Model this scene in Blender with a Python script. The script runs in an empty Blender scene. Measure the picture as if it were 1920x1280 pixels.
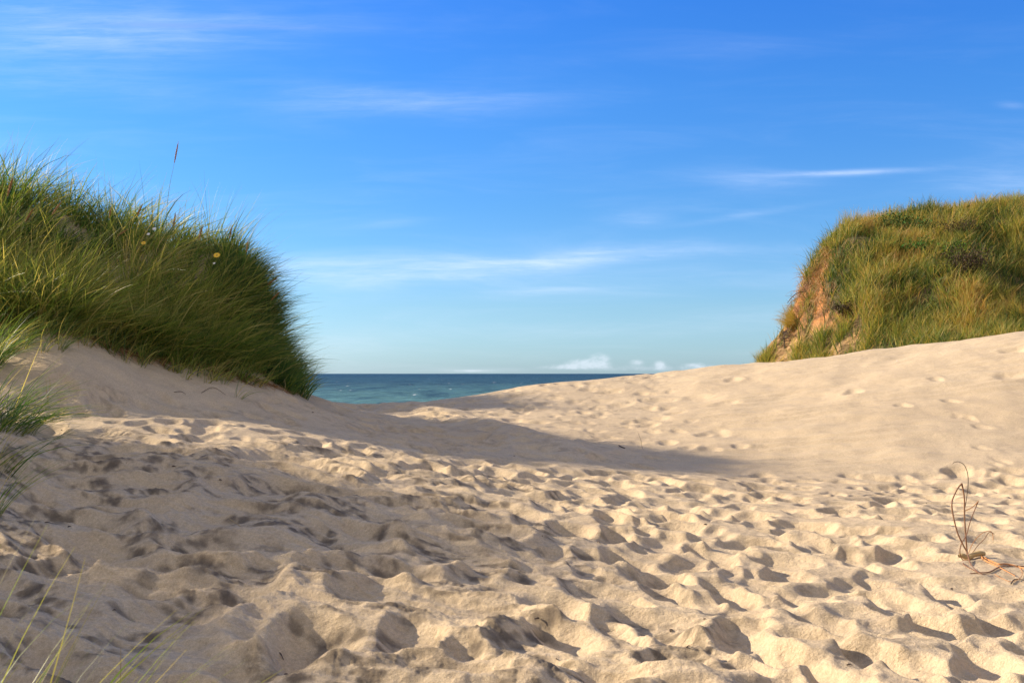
import bpy, math
import numpy as np
from mathutils import Vector

# ------------------------------------------------------------------ camera
scene = bpy.context.scene
CAM_Z = 1.4
FPX = 2027.0                     # focal length in pixels of a 1920 px wide frame
HORIZON = 700.0
cam_d = bpy.data.cameras.new("camera")
cam = bpy.data.objects.new("camera", cam_d)
scene.collection.objects.link(cam)
cam_d.sensor_width = 36.0
cam_d.lens = 36.0 * FPX / 1920.0
cam_d.clip_start = 0.05
cam_d.clip_end = 60000.0
cam.location = (0.0, 0.0, CAM_Z)
cam.rotation_euler = (math.radians(90.0) + math.atan((HORIZON - 640.0) / FPX), 0.0, 0.0)
cam_d.dof.use_dof = True
cam_d.dof.focus_distance = 12.0
cam_d.dof.aperture_fstop = 11.0
scene.camera = cam

# ------------------------------------------------------------------ light
SUN_EL = math.radians(23.5)
SUN_AZ = math.radians(-72.0)      # from +Y, negative towards -X
sun_vec = Vector((math.cos(SUN_EL) * math.sin(SUN_AZ), math.cos(SUN_EL) * math.cos(SUN_AZ), math.sin(SUN_EL)))
sun_d = bpy.data.lights.new("sun", 'SUN')
sun_d.energy = 4.8
sun_d.angle = math.radians(0.5)
sun_d.color = (1.0, 0.85, 0.63)
sun = bpy.data.objects.new("sun", sun_d)
sun.rotation_euler = (-sun_vec).to_track_quat('-Z', 'Y').to_euler()
scene.collection.objects.link(sun)

scene.view_settings.view_transform = 'Standard'
scene.view_settings.look = 'None'
scene.view_settings.exposure = 0.84
scene.view_settings.gamma = 1.0


class NT:
    """small helper to write node trees"""
    def __init__(self, tree):
        self.t = tree
        self.n = tree.nodes
        self.l = tree.links

    def node(self, kind, **kw):
        nd = self.n.new(kind)
        for k, v in kw.items():
            setattr(nd, k, v)
        return nd

    def put(self, sock, v):
        if isinstance(v, bpy.types.NodeSocket):
            self.l.new(v, sock)
        elif v is not None:
            if hasattr(sock.default_value, '__len__') and not hasattr(v, '__len__'):
                v = (v,) * len(sock.default_value)
            if hasattr(v, '__len__') and len(v) == 3 and len(sock.default_value) == 4:
                v = (*v, 1.0)
            sock.default_value = v

    def math(self, op, a, b=None, c=None, clamp=False):
        nd = self.node('ShaderNodeMath', operation=op, use_clamp=clamp)
        for i, v in enumerate((a, b, c)):
            self.put(nd.inputs[i], v)
        return nd.outputs[0]

    def mix(self, f, a, b, mode='MIX'):
        nd = self.node('ShaderNodeMix', data_type='RGBA', blend_type=mode)
        self.put(nd.inputs[0], f)
        self.put(nd.inputs[6], a)
        self.put(nd.inputs[7], b)
        return nd.outputs[2]

    def smooth(self, v, lo, hi, a=0.0, b=1.0):
        nd = self.node('ShaderNodeMapRange', interpolation_type='SMOOTHSTEP')
        for i, q in enumerate((v, lo, hi, a, b)):
            self.put(nd.inputs[i], q)
        return nd.outputs[0]

    def noise(self, vec, scale, detail=3.0, rough=0.5, dist=0.0):
        nd = self.node('ShaderNodeTexNoise')
        if vec is not None:
            self.l.new(vec, nd.inputs['Vector'])
        nd.inputs['Scale'].default_value = scale
        nd.inputs['Detail'].default_value = detail
        nd.inputs['Roughness'].default_value = rough
        nd.inputs['Distortion'].default_value = dist
        return nd.outputs['Fac']

    def ramp(self, fac, stops):
        nd = self.node('ShaderNodeValToRGB')
        cr = nd.color_ramp
        while len(cr.elements) < len(stops):
            cr.elements.new(0.5)
        for e, (p, c) in zip(cr.elements, stops):
            e.position = p
            e.color = (*c, 1.0)
        self.put(nd.inputs[0], fac)
        return nd.outputs[0]

    def comb(self, x, y, z):
        nd = self.node('ShaderNodeCombineXYZ')
        for i, v in enumerate((x, y, z)):
            self.put(nd.inputs[i], v)
        return nd.outputs[0]

    def vmul(self, v, s):
        nd = self.node('ShaderNodeVectorMath', operation='MULTIPLY')
        self.put(nd.inputs[0], v)
        nd.inputs[1].default_value = s
        return nd.outputs[0]


# ------------------------------------------------------------------ sky (world)
world = bpy.data.worlds.new("World")
scene.world = world
world.use_nodes = True
w = NT(world.node_tree)
bg = w.n['Background']
SKY_STRENGTH = 0.110
sky = w.node('ShaderNodeTexSky')
sky.sky_type = 'NISHITA'
sky.sun_disc = False
sky.sun_elevation = SUN_EL
sky.sun_rotation = SUN_AZ
sky.altitude = 0.0
sky.air_density = 1.0
sky.dust_density = 0.4
sky.ozone_density = 3.0
tc = w.node('ShaderNodeTexCoord')
sep = w.node('ShaderNodeSeparateXYZ')
w.l.new(tc.outputs['Generated'], sep.inputs[0])
dx, dy, dz = sep.outputs[0], sep.outputs[1], sep.outputs[2]
elev = w.math('MAXIMUM', dz, 0.0)
tint = w.ramp(w.math('MULTIPLY', elev, 2.0), [
    (0.0, (0.47, 0.69, 1.08)), (0.12, (0.45, 0.65, 0.91)), (0.30, (0.31, 0.60, 0.93)),
    (0.50, (0.24, 0.60, 1.05)), (0.70, (0.185, 0.57, 1.18)), (1.0, (0.18, 0.54, 1.15))])
skycol = w.mix(1.0, sky.outputs[0], tint, 'MULTIPLY')
# clouds: thin cirrus streaks and a few small cumulus low over the sea, in directions of the sky
dyp = w.math('MAXIMUM', dy, 0.05)
u = w.math('DIVIDE', dx, dyp)
v = w.math('DIVIDE', dz, dyp)
uv = w.comb(u, v, 0.0)
warp = w.noise(w.vmul(uv, (3.0, 9.0, 1.0)), 1.6, 3.0, 0.55)
warp2 = w.noise(w.vmul(uv, (5.0, 5.0, 1.0)), 2.3, 2.0, 0.5)
streak = w.noise(w.vmul(uv, (2.2, 17.0, 1.0)), 2.2, 6.0, 0.62, 0.6)
puffs = w.noise(w.vmul(uv, (60.0, 95.0, 1.0)), 1.0, 6.0, 0.68, 0.3)


def cloud_patch(px, py, hw, hh, ang, amt, wob=0.5):
    cu, cv = (px - 960.0) / FPX, (HORIZON - py) / FPX
    a, b = hw / FPX, hh / FPX
    ca, sa = math.cos(math.radians(ang)), math.sin(math.radians(ang))
    du = w.math('SUBTRACT', u, cu)
    dv0 = w.math('SUBTRACT', v, cv)
    dv = w.math('ADD', dv0, w.math('MULTIPLY', w.math('SUBTRACT', warp, 0.5), b * wob * 3.0))
    p = w.math('MULTIPLY', w.math('ADD', w.math('MULTIPLY', du, ca), w.math('MULTIPLY', dv, sa)), 1.0 / a)
    q = w.math('MULTIPLY', w.math('ADD', w.math('MULTIPLY', du, -sa), w.math('MULTIPLY', dv, ca)), 1.0 / b)
    r = w.math('ADD', w.math('MULTIPLY', p, p), w.math('MULTIPLY', q, q))
    return w.math('MULTIPLY', w.math('EXPONENT', w.math('MULTIPLY', r, -1.3)), amt)


total = None
CIRRUS = [  # px, py, half width, half height, angle, amount
    (420, 46, 330, 7, -1, -0.10), (250, 70, 420, 60, 4, 0.30), (60, 20, 240, 60, -4, 0.26),
    (760, 190, 300, 34, 2, 0.22), (690, 170, 180, 20, -6, 0.15), (100, 150, 230, 34, -3, 0.16),
    (1610, 321, 130, 6, 2, 0.75), (1420, 335, 130, 22, -3, 0.26), (1400, 402, 130, 7, 9, 0.20),
    (1190, 412, 70, 18, 0, 0.20), (740, 418, 80, 8, 5, 0.14),
    (1080, 484, 200, 20, 5, 0.75), (780, 502, 190, 26, 2, 0.6), (580, 510, 150, 30, -4, 0.36),
    (1020, 545, 110, 8, 3, 0.28), (1380, 470, 170, 10, 1, 0.14), (640, 640, 150, 34, 0, 0.24),
    (1400, 600, 190, 22, 2, 0.18), (1904, 196, 30, 7, -4, 0.30), (1100, 620, 300, 16, 0, 0.12),
    (1880, 350, 160, 22, 3, 0.18), (900, 694, 90, 5, 0, 0.35), (1100, 520, 420, 40, 2, 0.16), (2300, 300, 500, 60, 4, 0.3),
    (-500, 300, 500, 60, 4, 0.3), (1300, 90, 300, 20, 4, 0.06),
]
for c in CIRRUS:
    m = cloud_patch(*c)
    total = m if total is None else w.math('ADD', total, m)
tex = w.smooth(streak, 0.2, 0.8, 0.45, 1.3)
fibre = w.noise(w.vmul(uv, (7.0, 75.0, 1.0)), 2.0, 8.0, 0.7, 0.5)
tex = w.math('MULTIPLY', tex, w.smooth(fibre, 0.3, 0.72, 0.6, 1.35))
cirrus = w.math('MULTIPLY', total, tex)
veil = w.math('MULTIPLY', w.smooth(streak, 0.42, 0.85), w.smooth(dz, 0.0, 0.35, 0.12, 0.03))
cirrus = w.math('ADD', w.math('MULTIPLY', cirrus, 0.58), veil)
cum = None
for c in [(1098, 681, 42, 9, 0, 1.0), (1124, 674, 20, 13, 0, 1.0), (1060, 688, 50, 5, 0, 0.8),
          (1194, 679, 16, 6, 0, 0.9), (1237, 683, 15, 8, 0, 0.95), (1302, 686, 26, 7, 0, 0.9),
          (1348, 690, 20, 4, 0, 0.7), (880, 695, 60, 3, 0, 0.6), (1200, 691, 190, 7, 0, 0.5), (1380, 688, 60, 8, 0, 0.45)]:
    m = cloud_patch(*c, wob=0.25)
    cum = m if cum is None else w.math('ADD', cum, m)
cum = w.math('MINIMUM', cum, 1.0)
cum = w.smooth(w.math('MULTIPLY', cum, w.math('ADD', 1.0, w.math('MULTIPLY', w.math('SUBTRACT', puffs, 0.5), 3.0))), 0.12, 1.3, 0.0, 0.48)
cloudfac = w.math('MAXIMUM', w.math('MINIMUM', w.math('ADD', cirrus, cum), 0.85), -0.1)
front = w.smooth(dy, 0.0, 0.3)
cloudfac = w.math('MULTIPLY', w.math('MAXIMUM', cloudfac, 0.0), front)
dark = w.math('MULTIPLY', w.math('MAXIMUM', w.math('MULTIPLY', cloud_patch(430, 46, 300, 7, -1, 0.6), tex), 0.0), front)
cloudcol = w.mix(w.smooth(dz, 0.0, 0.12), (5.2, 5.6, 6.3, 1), (4.6, 5.3, 6.8, 1))
skycol = w.mix(cloudfac, skycol, cloudcol)
skycol = w.mix(dark, skycol, (1.3, 2.4, 5.0, 1))
# invented pale cloud behind the camera and overhead, added as neutral fill for the shade
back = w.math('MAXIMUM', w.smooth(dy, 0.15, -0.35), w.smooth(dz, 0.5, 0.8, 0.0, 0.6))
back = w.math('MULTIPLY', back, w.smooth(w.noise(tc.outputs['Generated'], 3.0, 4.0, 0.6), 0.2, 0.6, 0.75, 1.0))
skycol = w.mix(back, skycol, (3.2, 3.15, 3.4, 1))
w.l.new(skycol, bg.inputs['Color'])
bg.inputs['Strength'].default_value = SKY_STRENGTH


# ------------------------------------------------------------------ numpy noise
def _hash(ix, iy, seed):
    h = (ix.astype(np.int64) * 374761393 + iy.astype(np.int64) * 668265263 + seed * 974634777) & 0xffffffff
    h = ((h ^ (h >> 13)) * 1274126177) & 0xffffffff
    return (h ^ (h >> 16)) & 0xffff


def perlin(x, y, seed=0):
    x0, y0 = np.floor(x), np.floor(y)
    fx, fy = x - x0, y - y0
    ux, uy = fx * fx * fx * (fx * (fx * 6 - 15) + 10), fy * fy * fy * (fy * (fy * 6 - 15) + 10)
    r = []
    for ox in (0, 1):
        for oy in (0, 1):
            a = _hash(x0 + ox, y0 + oy, seed) * (2 * math.pi / 65536.0)
            r.append(np.cos(a) * (fx - ox) + np.sin(a) * (fy - oy))
    return ((r[0] * (1 - uy) + r[1] * uy) * (1 - ux) + (r[2] * (1 - uy) + r[3] * uy) * ux) * 1.5


def fbm(x, y, seed=0, octv=4, gain=0.5, lac=2.03):
    s, a = 0.0, 1.0
    for o in range(octv):
        s = s + a * perlin(x, y, seed + o * 17)
        x, y, a = x * lac + 3.7, y * lac - 1.9, a * gain
    return s


def sstep(v, lo, hi):
    t = np.clip((v - lo) / (hi - lo), 0, 1)
    return t * t * (3 - 2 * t)


# ------------------------------------------------------------------ land form
def P(px, py, D):
    """a point seen at px, py in the photograph, D metres ahead"""
    return (D * (px - 960.0) / FPX, D, CAM_Z + D * (HORIZON - py) / FPX)


CTRL = [P(*a) for a in [
    # foreground and middle of the hollow
    (0, 1280, 4.7), (500, 1280, 4.8), (960, 1280, 4.85), (1400, 1280, 4.7), (1900, 1280, 4.6),
    (0, 1150, 5.6), (500, 1150, 5.75), (960, 1120, 6.2), (1400, 1100, 6.8), (1900, 1100, 6.7),
    (0, 1000, 7.0), (500, 1000, 7.3), (900, 1000, 8.0), (1200, 1000, 8.6), (1500, 1000, 8.7), (1850, 1000, 8.4),
    (0, 900, 8.6), (300, 880, 9.2), (500, 880, 9.8), (900, 900, 11.0), (1200, 930, 11.2), (1500, 940, 11.2), (1900, 950, 10.4),
    (0, 800, 11.0), (250, 790, 12.0), (500, 800, 12.8), (800, 840, 14.5), (1000, 860, 14.5), (1250, 885, 14.2),
    (1400, 885, 15.0), (1650, 892, 14.3), (1900, 900, 13.6),
    # bare slope under the left grass
    (60, 752, 13.0), (250, 752, 13.8), (420, 750, 15.0), (540, 752, 16.2),
    (0, 612, 15.0), (130, 625, 15.0), (200, 645, 15.5), (300, 667, 16.0), (420, 694, 16.5), (535, 735, 17.0),
    (130, 690, 13.9), (300, 712, 14.9), (420, 722, 15.7),
    # ridge under the grass
    (0, 392, 18.5), (100, 405, 18.5), (200, 442, 18.6), (300, 466, 18.7), (400, 482, 18.7), (450, 512, 18.6), (495, 590, 18.4), (530, 722, 18.3),
    (0, 500, 16.8), (200, 545, 17.0), (350, 585, 17.3), (455, 640, 17.6),
    # crest line
    (600, 746, 19.5), (640, 757, 23.0), (680, 759, 25.0), (760, 756, 25.5), (850, 747, 26.0), (960, 728, 26.0), (1100, 712, 26.0),
    (1200, 703, 26.0), (1400, 686, 25.0), (1550, 673, 24.0), (1700, 656, 23.0), (1920, 631, 21.5), (2150, 604, 20.0), (2500, 575, 20.0),
    # faces between crest and floor
    (556, 737, 18.3), (585, 744, 19.4), (560, 742, 20.5), (540, 733, 19.1), (512, 680, 19.4), (565, 740, 19.2),
    (720, 790, 18.5), (880, 800, 18.5), (900, 768, 22.0), (1040, 830, 16.6), (1050, 770, 21.5), (1200, 780, 20.5), (1200, 850, 16.6), (1200, 735, 23.5),
    (1400, 800, 18.2), (1400, 735, 21.5), (1650, 800, 17.0), (1650, 720, 20.0), (1900, 800, 16.2), (1900, 710, 18.8), (2200, 800, 15.5), (2200, 700, 17.5),
]] + [
    # behind the left ridge and left of the frame
    (-9, 22.2, 2.6), (-6.8, 21.8, 1.9), (-4.6, 21, 1.0), (-11, 22.8, 3.0), (-9, 25, 4.0), (-6.8, 25, 3.2), (-5.6, 25, 1.2), (-4.6, 25, .75), (-8.0, 27.5, 3.7), (-6.9, 28, 1.8), (-5.2, 28.5, .4), (-9.5, 31, 2.0), (-12, 18, 4.3), (-15, 18, 4.2),
    (-9.5, 14.6, 2.2), (-12.5, 14.2, 2.7), (-7.6, 12.9, 1.5), (-10, 13.2, 1.8), (-12, 10.5, 3.3), (-8.2, 11.4, 3.0), (-6.4, 10.6, 1.7), (-8.4, 9.8, 3.2), (-6.4, 9.0, 1.8), (-8.2, 8.4, 2.4), (-10.5, 8, 3.4), (-6.0, 7.2, 1.5), (-8, 6.5, 2.3),
    (-4.6, 5.5, 0.8), (-6.5, 4.5, 1.6), (-9, 4, 2.3), (-3.8, 3.8, 0.6), (-5, 2, 1.1), (-14, 5, 2.8), (-16, 11, 3.0), (-10, 0, 1.6),
    # beyond the crest
    (-3, 31, 0.0), (2, 31, 0.55), (6, 31, 1.0), (12, 30, 1.6), (18, 30, 2.0), (26, 28, 2.4),
    (-10, 40, -2.4), (-2, 40, -2.2), (5, 38, -0.9), (12, 38, 0.6), (20, 38, 1.3),
    (-10, 54, -3.4), (0, 54, -3.4), (10, 52, -2.4), (20, 52, -1.6), (30, 50, -1.0), (32, 34, 2.0),
    (-20, 28, 0.8), (-20, 40, -2.4), (-20, 54, -3.4), (-22, 16, 2.8), (-22, 4, 2.0),
    # near and behind the camera
    (0, 3, 0.0), (2.5, 3, 0.05), (0, 0, 0.0), (4, 0, 0.2), (-4, -4, 0.6), (4, -4, 0.3), (8, 3, 0.35), (8, 8, 0.35), (12, 5, 1.2), (14, 12, 1.9), (18, 18, 2.9), (20, 8, 2.0), (0, -9, 0.2), (16, -5, 1.0), (-16, -6, 1.2),
]
CTRL = np.array(CTRL)


def _tps_fit(c, lam=0.02):
    n = len(c)
    d2 = (c[:, None, 0] - c[None, :, 0]) ** 2 + (c[:, None, 1] - c[None, :, 1]) ** 2
    K = 0.5 * d2 * np.log(np.maximum(d2, 1e-12)) + lam * np.eye(n)
    Q = np.c_[np.ones(n), c[:, :2]]
    A = np.block([[K, Q], [Q.T, np.zeros((3, 3))]])
    return np.linalg.solve(A, np.r_[c[:, 2], np.zeros(3)])


TPS = _tps_fit(CTRL)


def base_h(x, y):
    x = np.asarray(x, float)
    y = np.asarray(y, float)
    xc, yc = np.clip(x, -24, 34), np.clip(y, -9, 56)
    out = TPS[-3] + TPS[-2] * xc + TPS[-1] * yc
    for i in range(len(CTRL)):
        d2 = (xc - CTRL[i, 0]) ** 2 + (yc - CTRL[i, 1]) ** 2
        out = out + TPS[i] * 0.5 * d2 * np.log(np.maximum(d2, 1e-12))
    far = sstep(np.hypot(np.maximum(np.abs(x - 5) - 29, 0), np.maximum(-9 - y, 0)), 0, 60)
    wave = 1.2 + 1.5 * perlin(x * 0.03, y * 0.03, 5)
    coast = sstep(y, 30, 60)
    out = out * (1 - far) + far * (wave * (1 - coast) - 3.6 * coast)
    out = out - 4.0 * sstep(y, 56, 110)
    # low ridge that catches the light in the middle of the hollow
    ax, ay, bx, by = -3.1, 25.0, 0.9, 15.5
    t = np.clip(((x - ax) * (bx - ax) + (y - ay) * (by - ay)) / ((bx - ax) ** 2 + (by - ay) ** 2), 0, 1)
    dd = np.hypot(x - (ax + t * (bx - ax)), y - (ay + t * (by - ay)))
    out = out + 0.13 * sstep(t, 0.0, 0.4) * np.exp(-(dd / 0.55) ** 2)
    return out


def ground_point(px, py):
    """where the line of sight through px, py meets the smooth land form"""
    D = np.linspace(2.5, 40, 1200)
    x = D * (px - 960.0) / FPX
    z = CAM_Z + D * (HORIZON - py) / FPX
    g = base_h(x, D)
    k = np.nonzero(g >= z)[0]
    i = k[0] if len(k) else len(D) - 1
    return float(x[i]), float(D[i]), float(g[i])


rng = np.random.default_rng(7)
# angles (from +Y, clockwise) and radii of the ground grid
fine = np.arange(-0.62, 0.62, 0.00115)
ang = np.concatenate([np.linspace(-math.pi, -1.2, 60, endpoint=False), np.linspace(-1.2, -0.62, 120, endpoint=False),
                      fine, np.linspace(0.62, 1.2, 120, endpoint=False), np.linspace(1.2, math.pi, 61)])
rad = np.concatenate([np.geomspace(0.3, 3.2, 70, endpoint=False), np.geomspace(3.2, 30.0, 1080, endpoint=False),
                      np.geomspace(30.0, 60.0, 90, endpoint=False), np.geomspace(60.0, 6000.0, 60)])
RR, AA = np.meshgrid(rad, ang, indexing='ij')
GX, GY = RR * np.sin(AA), RR * np.cos(AA)


def zones(x, y):
    """wind: 0..1 wind-smoothed lumpy sand; smooth: 0..1 untrodden; """
    # untrodden right slope: right of and behind the toe line
    toe = 14.3 - 0.12 * (x - 5.0) + 0.25 * perlin(x * 0.7, y * 0.7, 31)
    slope_r = sstep(y - toe, -0.5, 1.3) * sstep(x - (1.55 + 0.16 * (y - 14.0)) + 0.5 * perlin(x * 0.5, y * 0.5, 8), -0.2, 1.1)
    # bare slope under the left grass
    edge = 13.2 + np.clip((x + 6.0) * 0.65, -1.0, 3.6)
    slope_l = sstep(y - edge, -0.1, 0.6) * sstep(-3.3 - 0.10 * (y - 14) - x, 0.0, 0.9)
    smooth = np.maximum(slope_r, slope_l)
    wind = sstep(0.55 + 0.10 * (8.0 - y) - x + 0.5 * perlin(x * 0.8, y * 0.8, 77), -0.5, 0.9) * sstep(12.0 + 0.35 * x + 0.3 - y, -1.0, 1.2)
    return smooth, wind


SM, WI = zones(GX, GY)
H = np.zeros_like(GX)
near = (RR < 62)
# soft swell of the surface
H += 0.035 * fbm(GX * 0.7, GY * 0.7, 3, 3)


def stamp(cx, cy, a, b, th, depth, soft=0.0, rim=0.28, ph=0.0, tilt=0.0):
    rc, ac = math.hypot(cx, cy), math.atan2(cx, cy)
    R = max(a, b) * 1.65
    i0, i1 = np.searchsorted(rad, [rc - R, rc + R])
    j0, j1 = np.searchsorted(ang, [ac - R / rc, ac + R / rc])
    if i1 <= i0 or j1 <= j0:
        return
    s = (slice(i0, i1), slice(j0, j1))
    x, y = GX[s] - cx, GY[s] - cy
    c_, s_ = math.cos(th), math.sin(th)
    uu, vv = (x * c_ + y * s_) / a, (-x * s_ + y * c_) / b
    q = np.hypot(uu, vv)
    phi = np.arctan2(vv, uu)
    q = q * (1 + 0.15 * np.sin(2 * phi + ph) + 0.10 * np.sin(3 * phi + 2.1 * ph) + 0.04 * np.sin(5 * phi - ph))
    h = H[s]
    inn = q < 1.3
    if not inn.any():
        return
    ref = h[inn].mean()
    w_ = 1 - sstep(q, 0.72 - 0.45 * soft, 1.04 + 0.3 * soft)
    T = ref - depth * (1 - np.minimum(q, 1.2) ** 2) + tilt * depth * uu
    rim_ = rim * depth * np.exp(-((q - 1.12) / (0.16 + 0.12 * soft)) ** 2) * (0.65 + 0.35 * np.sin(phi + ph * 3.3))
    H[s] = h * (1 - w_) + T * w_ + rim_


def footprint_orient(r):
    # long axis mostly along the way up the path, leaning to the upper left
    return math.radians(118) + r.normal(0, 0.42)


# scattered treading all over the path
cands = []
for _ in range(5600):
    r_ = math.sqrt(rng.uniform(2.8 ** 2, 27.5 ** 2))
    a_ = rng.uniform(-0.60, 0.60)
    cands.append((r_ * math.sin(a_), r_ * math.cos(a_)))
cands = np.array(cands)
csm, cwi = zones(cands[:, 0], cands[:, 1])
n_st = 0
for (cx, cy), sm_, wi_ in zip(cands, csm, cwi):
    if sm_ > 0.35 or (cx < -3.4 and cy > 16) or (cx < -6.2):
        continue
    if perlin(np.array([cx * 0.45]), np.array([cy * 0.45]), 19)[0] < -0.12 and rng.random() < 0.6:
        continue
    if cy > 17 and cx > 0.3 and rng.random() < 0.5:
        continue
    if wi_ > 0.5 and rng.random() < 0.6:
        continue
    if cx > -0.3 and cy < 8.5 and rng.random() < 0.25:
        continue
    k = rng.uniform(0.8, 1.4)
    a, b = 0.20 * k, 0.125 * k * rng.uniform(0.85, 1.3)
    d = rng.uniform(0.030, 0.072) * k * (1 - 0.35 * wi_)
    if rng.random() < 0.3:
        a *= 0.6; b *= 0.6; d *= 0.6
    fs = 0.0
    if cy > 16 and cx > 0.8:
        fs = 0.4; d *= 0.7
    if wi_ > 0.3:
        a *= 1.25; b *= 1.25
    stamp(cx, cy, a, b, footprint_orient(rng), d, soft=min(0.10 + fs + 0.8 * wi_, 0.9), rim=0.14, ph=rng.uniform(0, 6.28), tilt=rng.uniform(-0.3, 0.3))
    n_st += 1

def blur(h, sig):
    k = np.exp(-0.5 * (np.arange(-6, 7) / sig) ** 2); k /= k.sum()
    o = sum(np.roll(h, i - 6, 0) * k[i] for i in range(13))
    return sum(np.roll(o, i - 6, 1) * k[i] for i in range(13))


H = blur(H, 1.25)

# wind-worked lumps in the left foreground: blurred treading with ragged crests, drawn out along the wind
grown = sstep(-4.4 - GX, 0, 0.6) * sstep(GY - 16.4, 0, 1.0) * sstep(30 - GY, 0, 2)
H += grown * 0.16 * fbm(GX * 0.95, GY * 0.95, 97, 2)
wx, wy = GX * 1.0 + 0.20 * perlin(GX * 1.1, GY * 1.1, 41), GY + 0.20 * perlin(GX * 1.1, GY * 1.1, 42)
ru, rv = wx * 0.93 - wy * 0.36, wx * 0.36 + wy * 0.93
lump = 1 - np.sqrt(perlin(ru * 0.95, rv * 2.0, 51) ** 2 + 0.004) * 2.2
lump = np.clip(lump, -1, 1)
lump2 = 1 - np.abs(perlin(ru * 2.4 + 5, rv * 3.9, 52)) * 2.0
WL = WI * (1 - SM)
H += WL * (0.095 * np.clip(lump, 0, 1) ** 1.5 + 0.014 * lump2 + 0.03 * fbm(ru * 1.0, rv * 1.5, 55, 3))

# closely packed hollows over the near right part of the path
for yy in np.arange(4.3, 13.5, 0.37):
    for xx in np.arange(-0.6, 6.8, 0.36):
        cx, cy = xx + rng.normal(0, 0.10), yy + rng.normal(0, 0.10)
        if rng.random() < 0.22 or abs(cx / cy) > 0.55:
            continue
        s_, w_ = zones(np.array([cx]), np.array([cy]))
        if s_[0] > 0.3 or w_[0] > 0.75:
            continue
        k = rng.uniform(0.8, 1.25)
        stamp(cx, cy, 0.215 * k, 0.145 * k * rng.uniform(0.85, 1.25), footprint_orient(rng), rng.uniform(0.036, 0.070) * k * (1 - 0.5 * w_[0]),
              soft=0.05 + 0.3 * rng.random() + 0.4 * w_[0], rim=0.12, ph=rng.uniform(0, 6.28), tilt=rng.uniform(-0.25, 0.25))

# the footprints that can be told apart in the foreground: photo x, y, half width, half height
HERO = [(1245, 1245, 50, 22), (1252, 1178, 68, 30), (1150, 1172, 52, 30), (1062, 1198, 66, 34), 
        (872, 1243, 56, 40), (765, 1212, 78, 42), (1045, 1140, 68, 30), (1392, 1186, 66, 32), (1345, 1222, 30, 18),
        (1372, 1106, 56, 34), (1252, 1103, 58, 22), (1180, 1117, 30, 16), (1245, 1074, 52, 16), (1178, 1045, 50, 20),
        (1330, 1028, 46, 20), (1165, 1000, 32, 12), (1502, 1117, 38, 18), (1452, 1052, 46, 15), (1548, 1163, 50, 30),
        (1488, 1222, 62, 40), (1565, 1268, 60, 26), (1655, 1226, 52, 36), (1712, 1132, 32, 18), (1620, 1110, 36, 14),
        (1732, 1166, 30, 12), (1775, 1104, 36, 20), (1792, 1172, 52, 30), (1852, 1232, 52, 30), (1610, 1056, 32, 10),
        (1655, 1086, 36, 15), (1880, 1165, 40, 20), (1150, 955, 36, 12), (1030, 938, 52, 18), (960, 880, 40, 10),
        (800, 880, 46, 12), (590, 830, 40, 13), (380, 798, 40, 10), (1265, 965, 30, 10), (1440, 1205, 30, 18),
        (1400, 1245, 40, 22), (1725, 1262, 44, 22), (1010, 1250, 70, 20), (1480, 985, 34, 9), (1550, 1010, 34, 10)]
for (px, py, hw, hh) in HERO:
    cx, cy, cz = ground_point(px, py)
    b = hw * cy / FPX
    y0 = ground_point(px, py + hh)[1]
    y1 = ground_point(px, py - hh)[1]
    a = min(max(0.5 * (y1 - y0), 0.75 * b), 0.36)
    stamp(cx, cy, a, b * 0.92, math.radians(104), min(0.52 * min(a, b), 0.085), soft=0.15, rim=0.13, ph=px * 0.37, tilt=0.0)
# big hollows and ridges of the wind-worked part
for (px, py, hw, hh, dep) in [(585, 1215, 95, 45, 0.13), (330, 1150, 110, 22, 0.06), (850, 1040, 80, 28, 0.05), (300, 1010, 70, 20, 0.05),
                              (110, 1075, 80, 20, 0.06), (700, 975, 90, 24, 0.06), (480, 1090, 80, 22, 0.05), (690, 1120, 80, 28, 0.06)]:
    cx, cy, cz = ground_point(px, py)
    b = hw * cy / FPX
    a = 0.5 * (ground_point(px, py - hh)[1] - ground_point(px, py + hh)[1])
    stamp(cx, cy, a, b, math.radians(115), dep, soft=0.35, rim=0.35, ph=px * 0.3)
# settled patch under the uprooted rhizome
_cx, _cy, _ = ground_point(1835, 1056)
_w = np.exp(-(((GX - _cx - 0.1) / 0.55) ** 2 + ((GY - _cy + 0.15) / 0.55) ** 2) ** 2)
H = H * (1 - _w) + _w * (0.3 * H + 0.01)
# tracks on the right slope
TRACK = [(1754, 714, 16, 5), (1780, 752, 18, 6), (1796, 780, 13, 5), (1815, 782, 13, 5), (1838, 798, 16, 6), (1838, 840, 15, 6), (1876, 865, 14, 5),
         (1862, 872, 10, 4), (1898, 888, 14, 5), (1905, 655, 26, 12), (1895, 705, 30, 14), (1362, 756, 28, 10), (1375, 713, 22, 6),
         (1300, 745, 34, 12), (1240, 750, 34, 12), (1295, 790, 14, 6), (1345, 812, 30, 14), (1385, 838, 18, 8), (1270, 808, 14, 8),
         (1160, 760, 34, 12), (1210, 790, 26, 9), (1320, 815, 24, 10), (1330, 845, 20, 6), (1140, 735, 26, 7), (1600, 735, 24, 7), (1690, 762, 20, 5),
         (1252, 830, 20, 7), (1290, 842, 20, 6), (1215, 765, 22, 8), (1265, 775, 20, 8)]
for (px, py, hw, hh) in TRACK:
    cx, cy, cz = ground_point(px, py)
    b = hw * cy / FPX * 0.95
    stamp(cx, cy, min(max(0.20, b * 1.1), 0.34), b, math.radians(100), min(0.26 * b, 0.05), soft=0.7, rim=0.15, ph=px * 0.2)

H = blur(H, 0.7)
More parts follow.
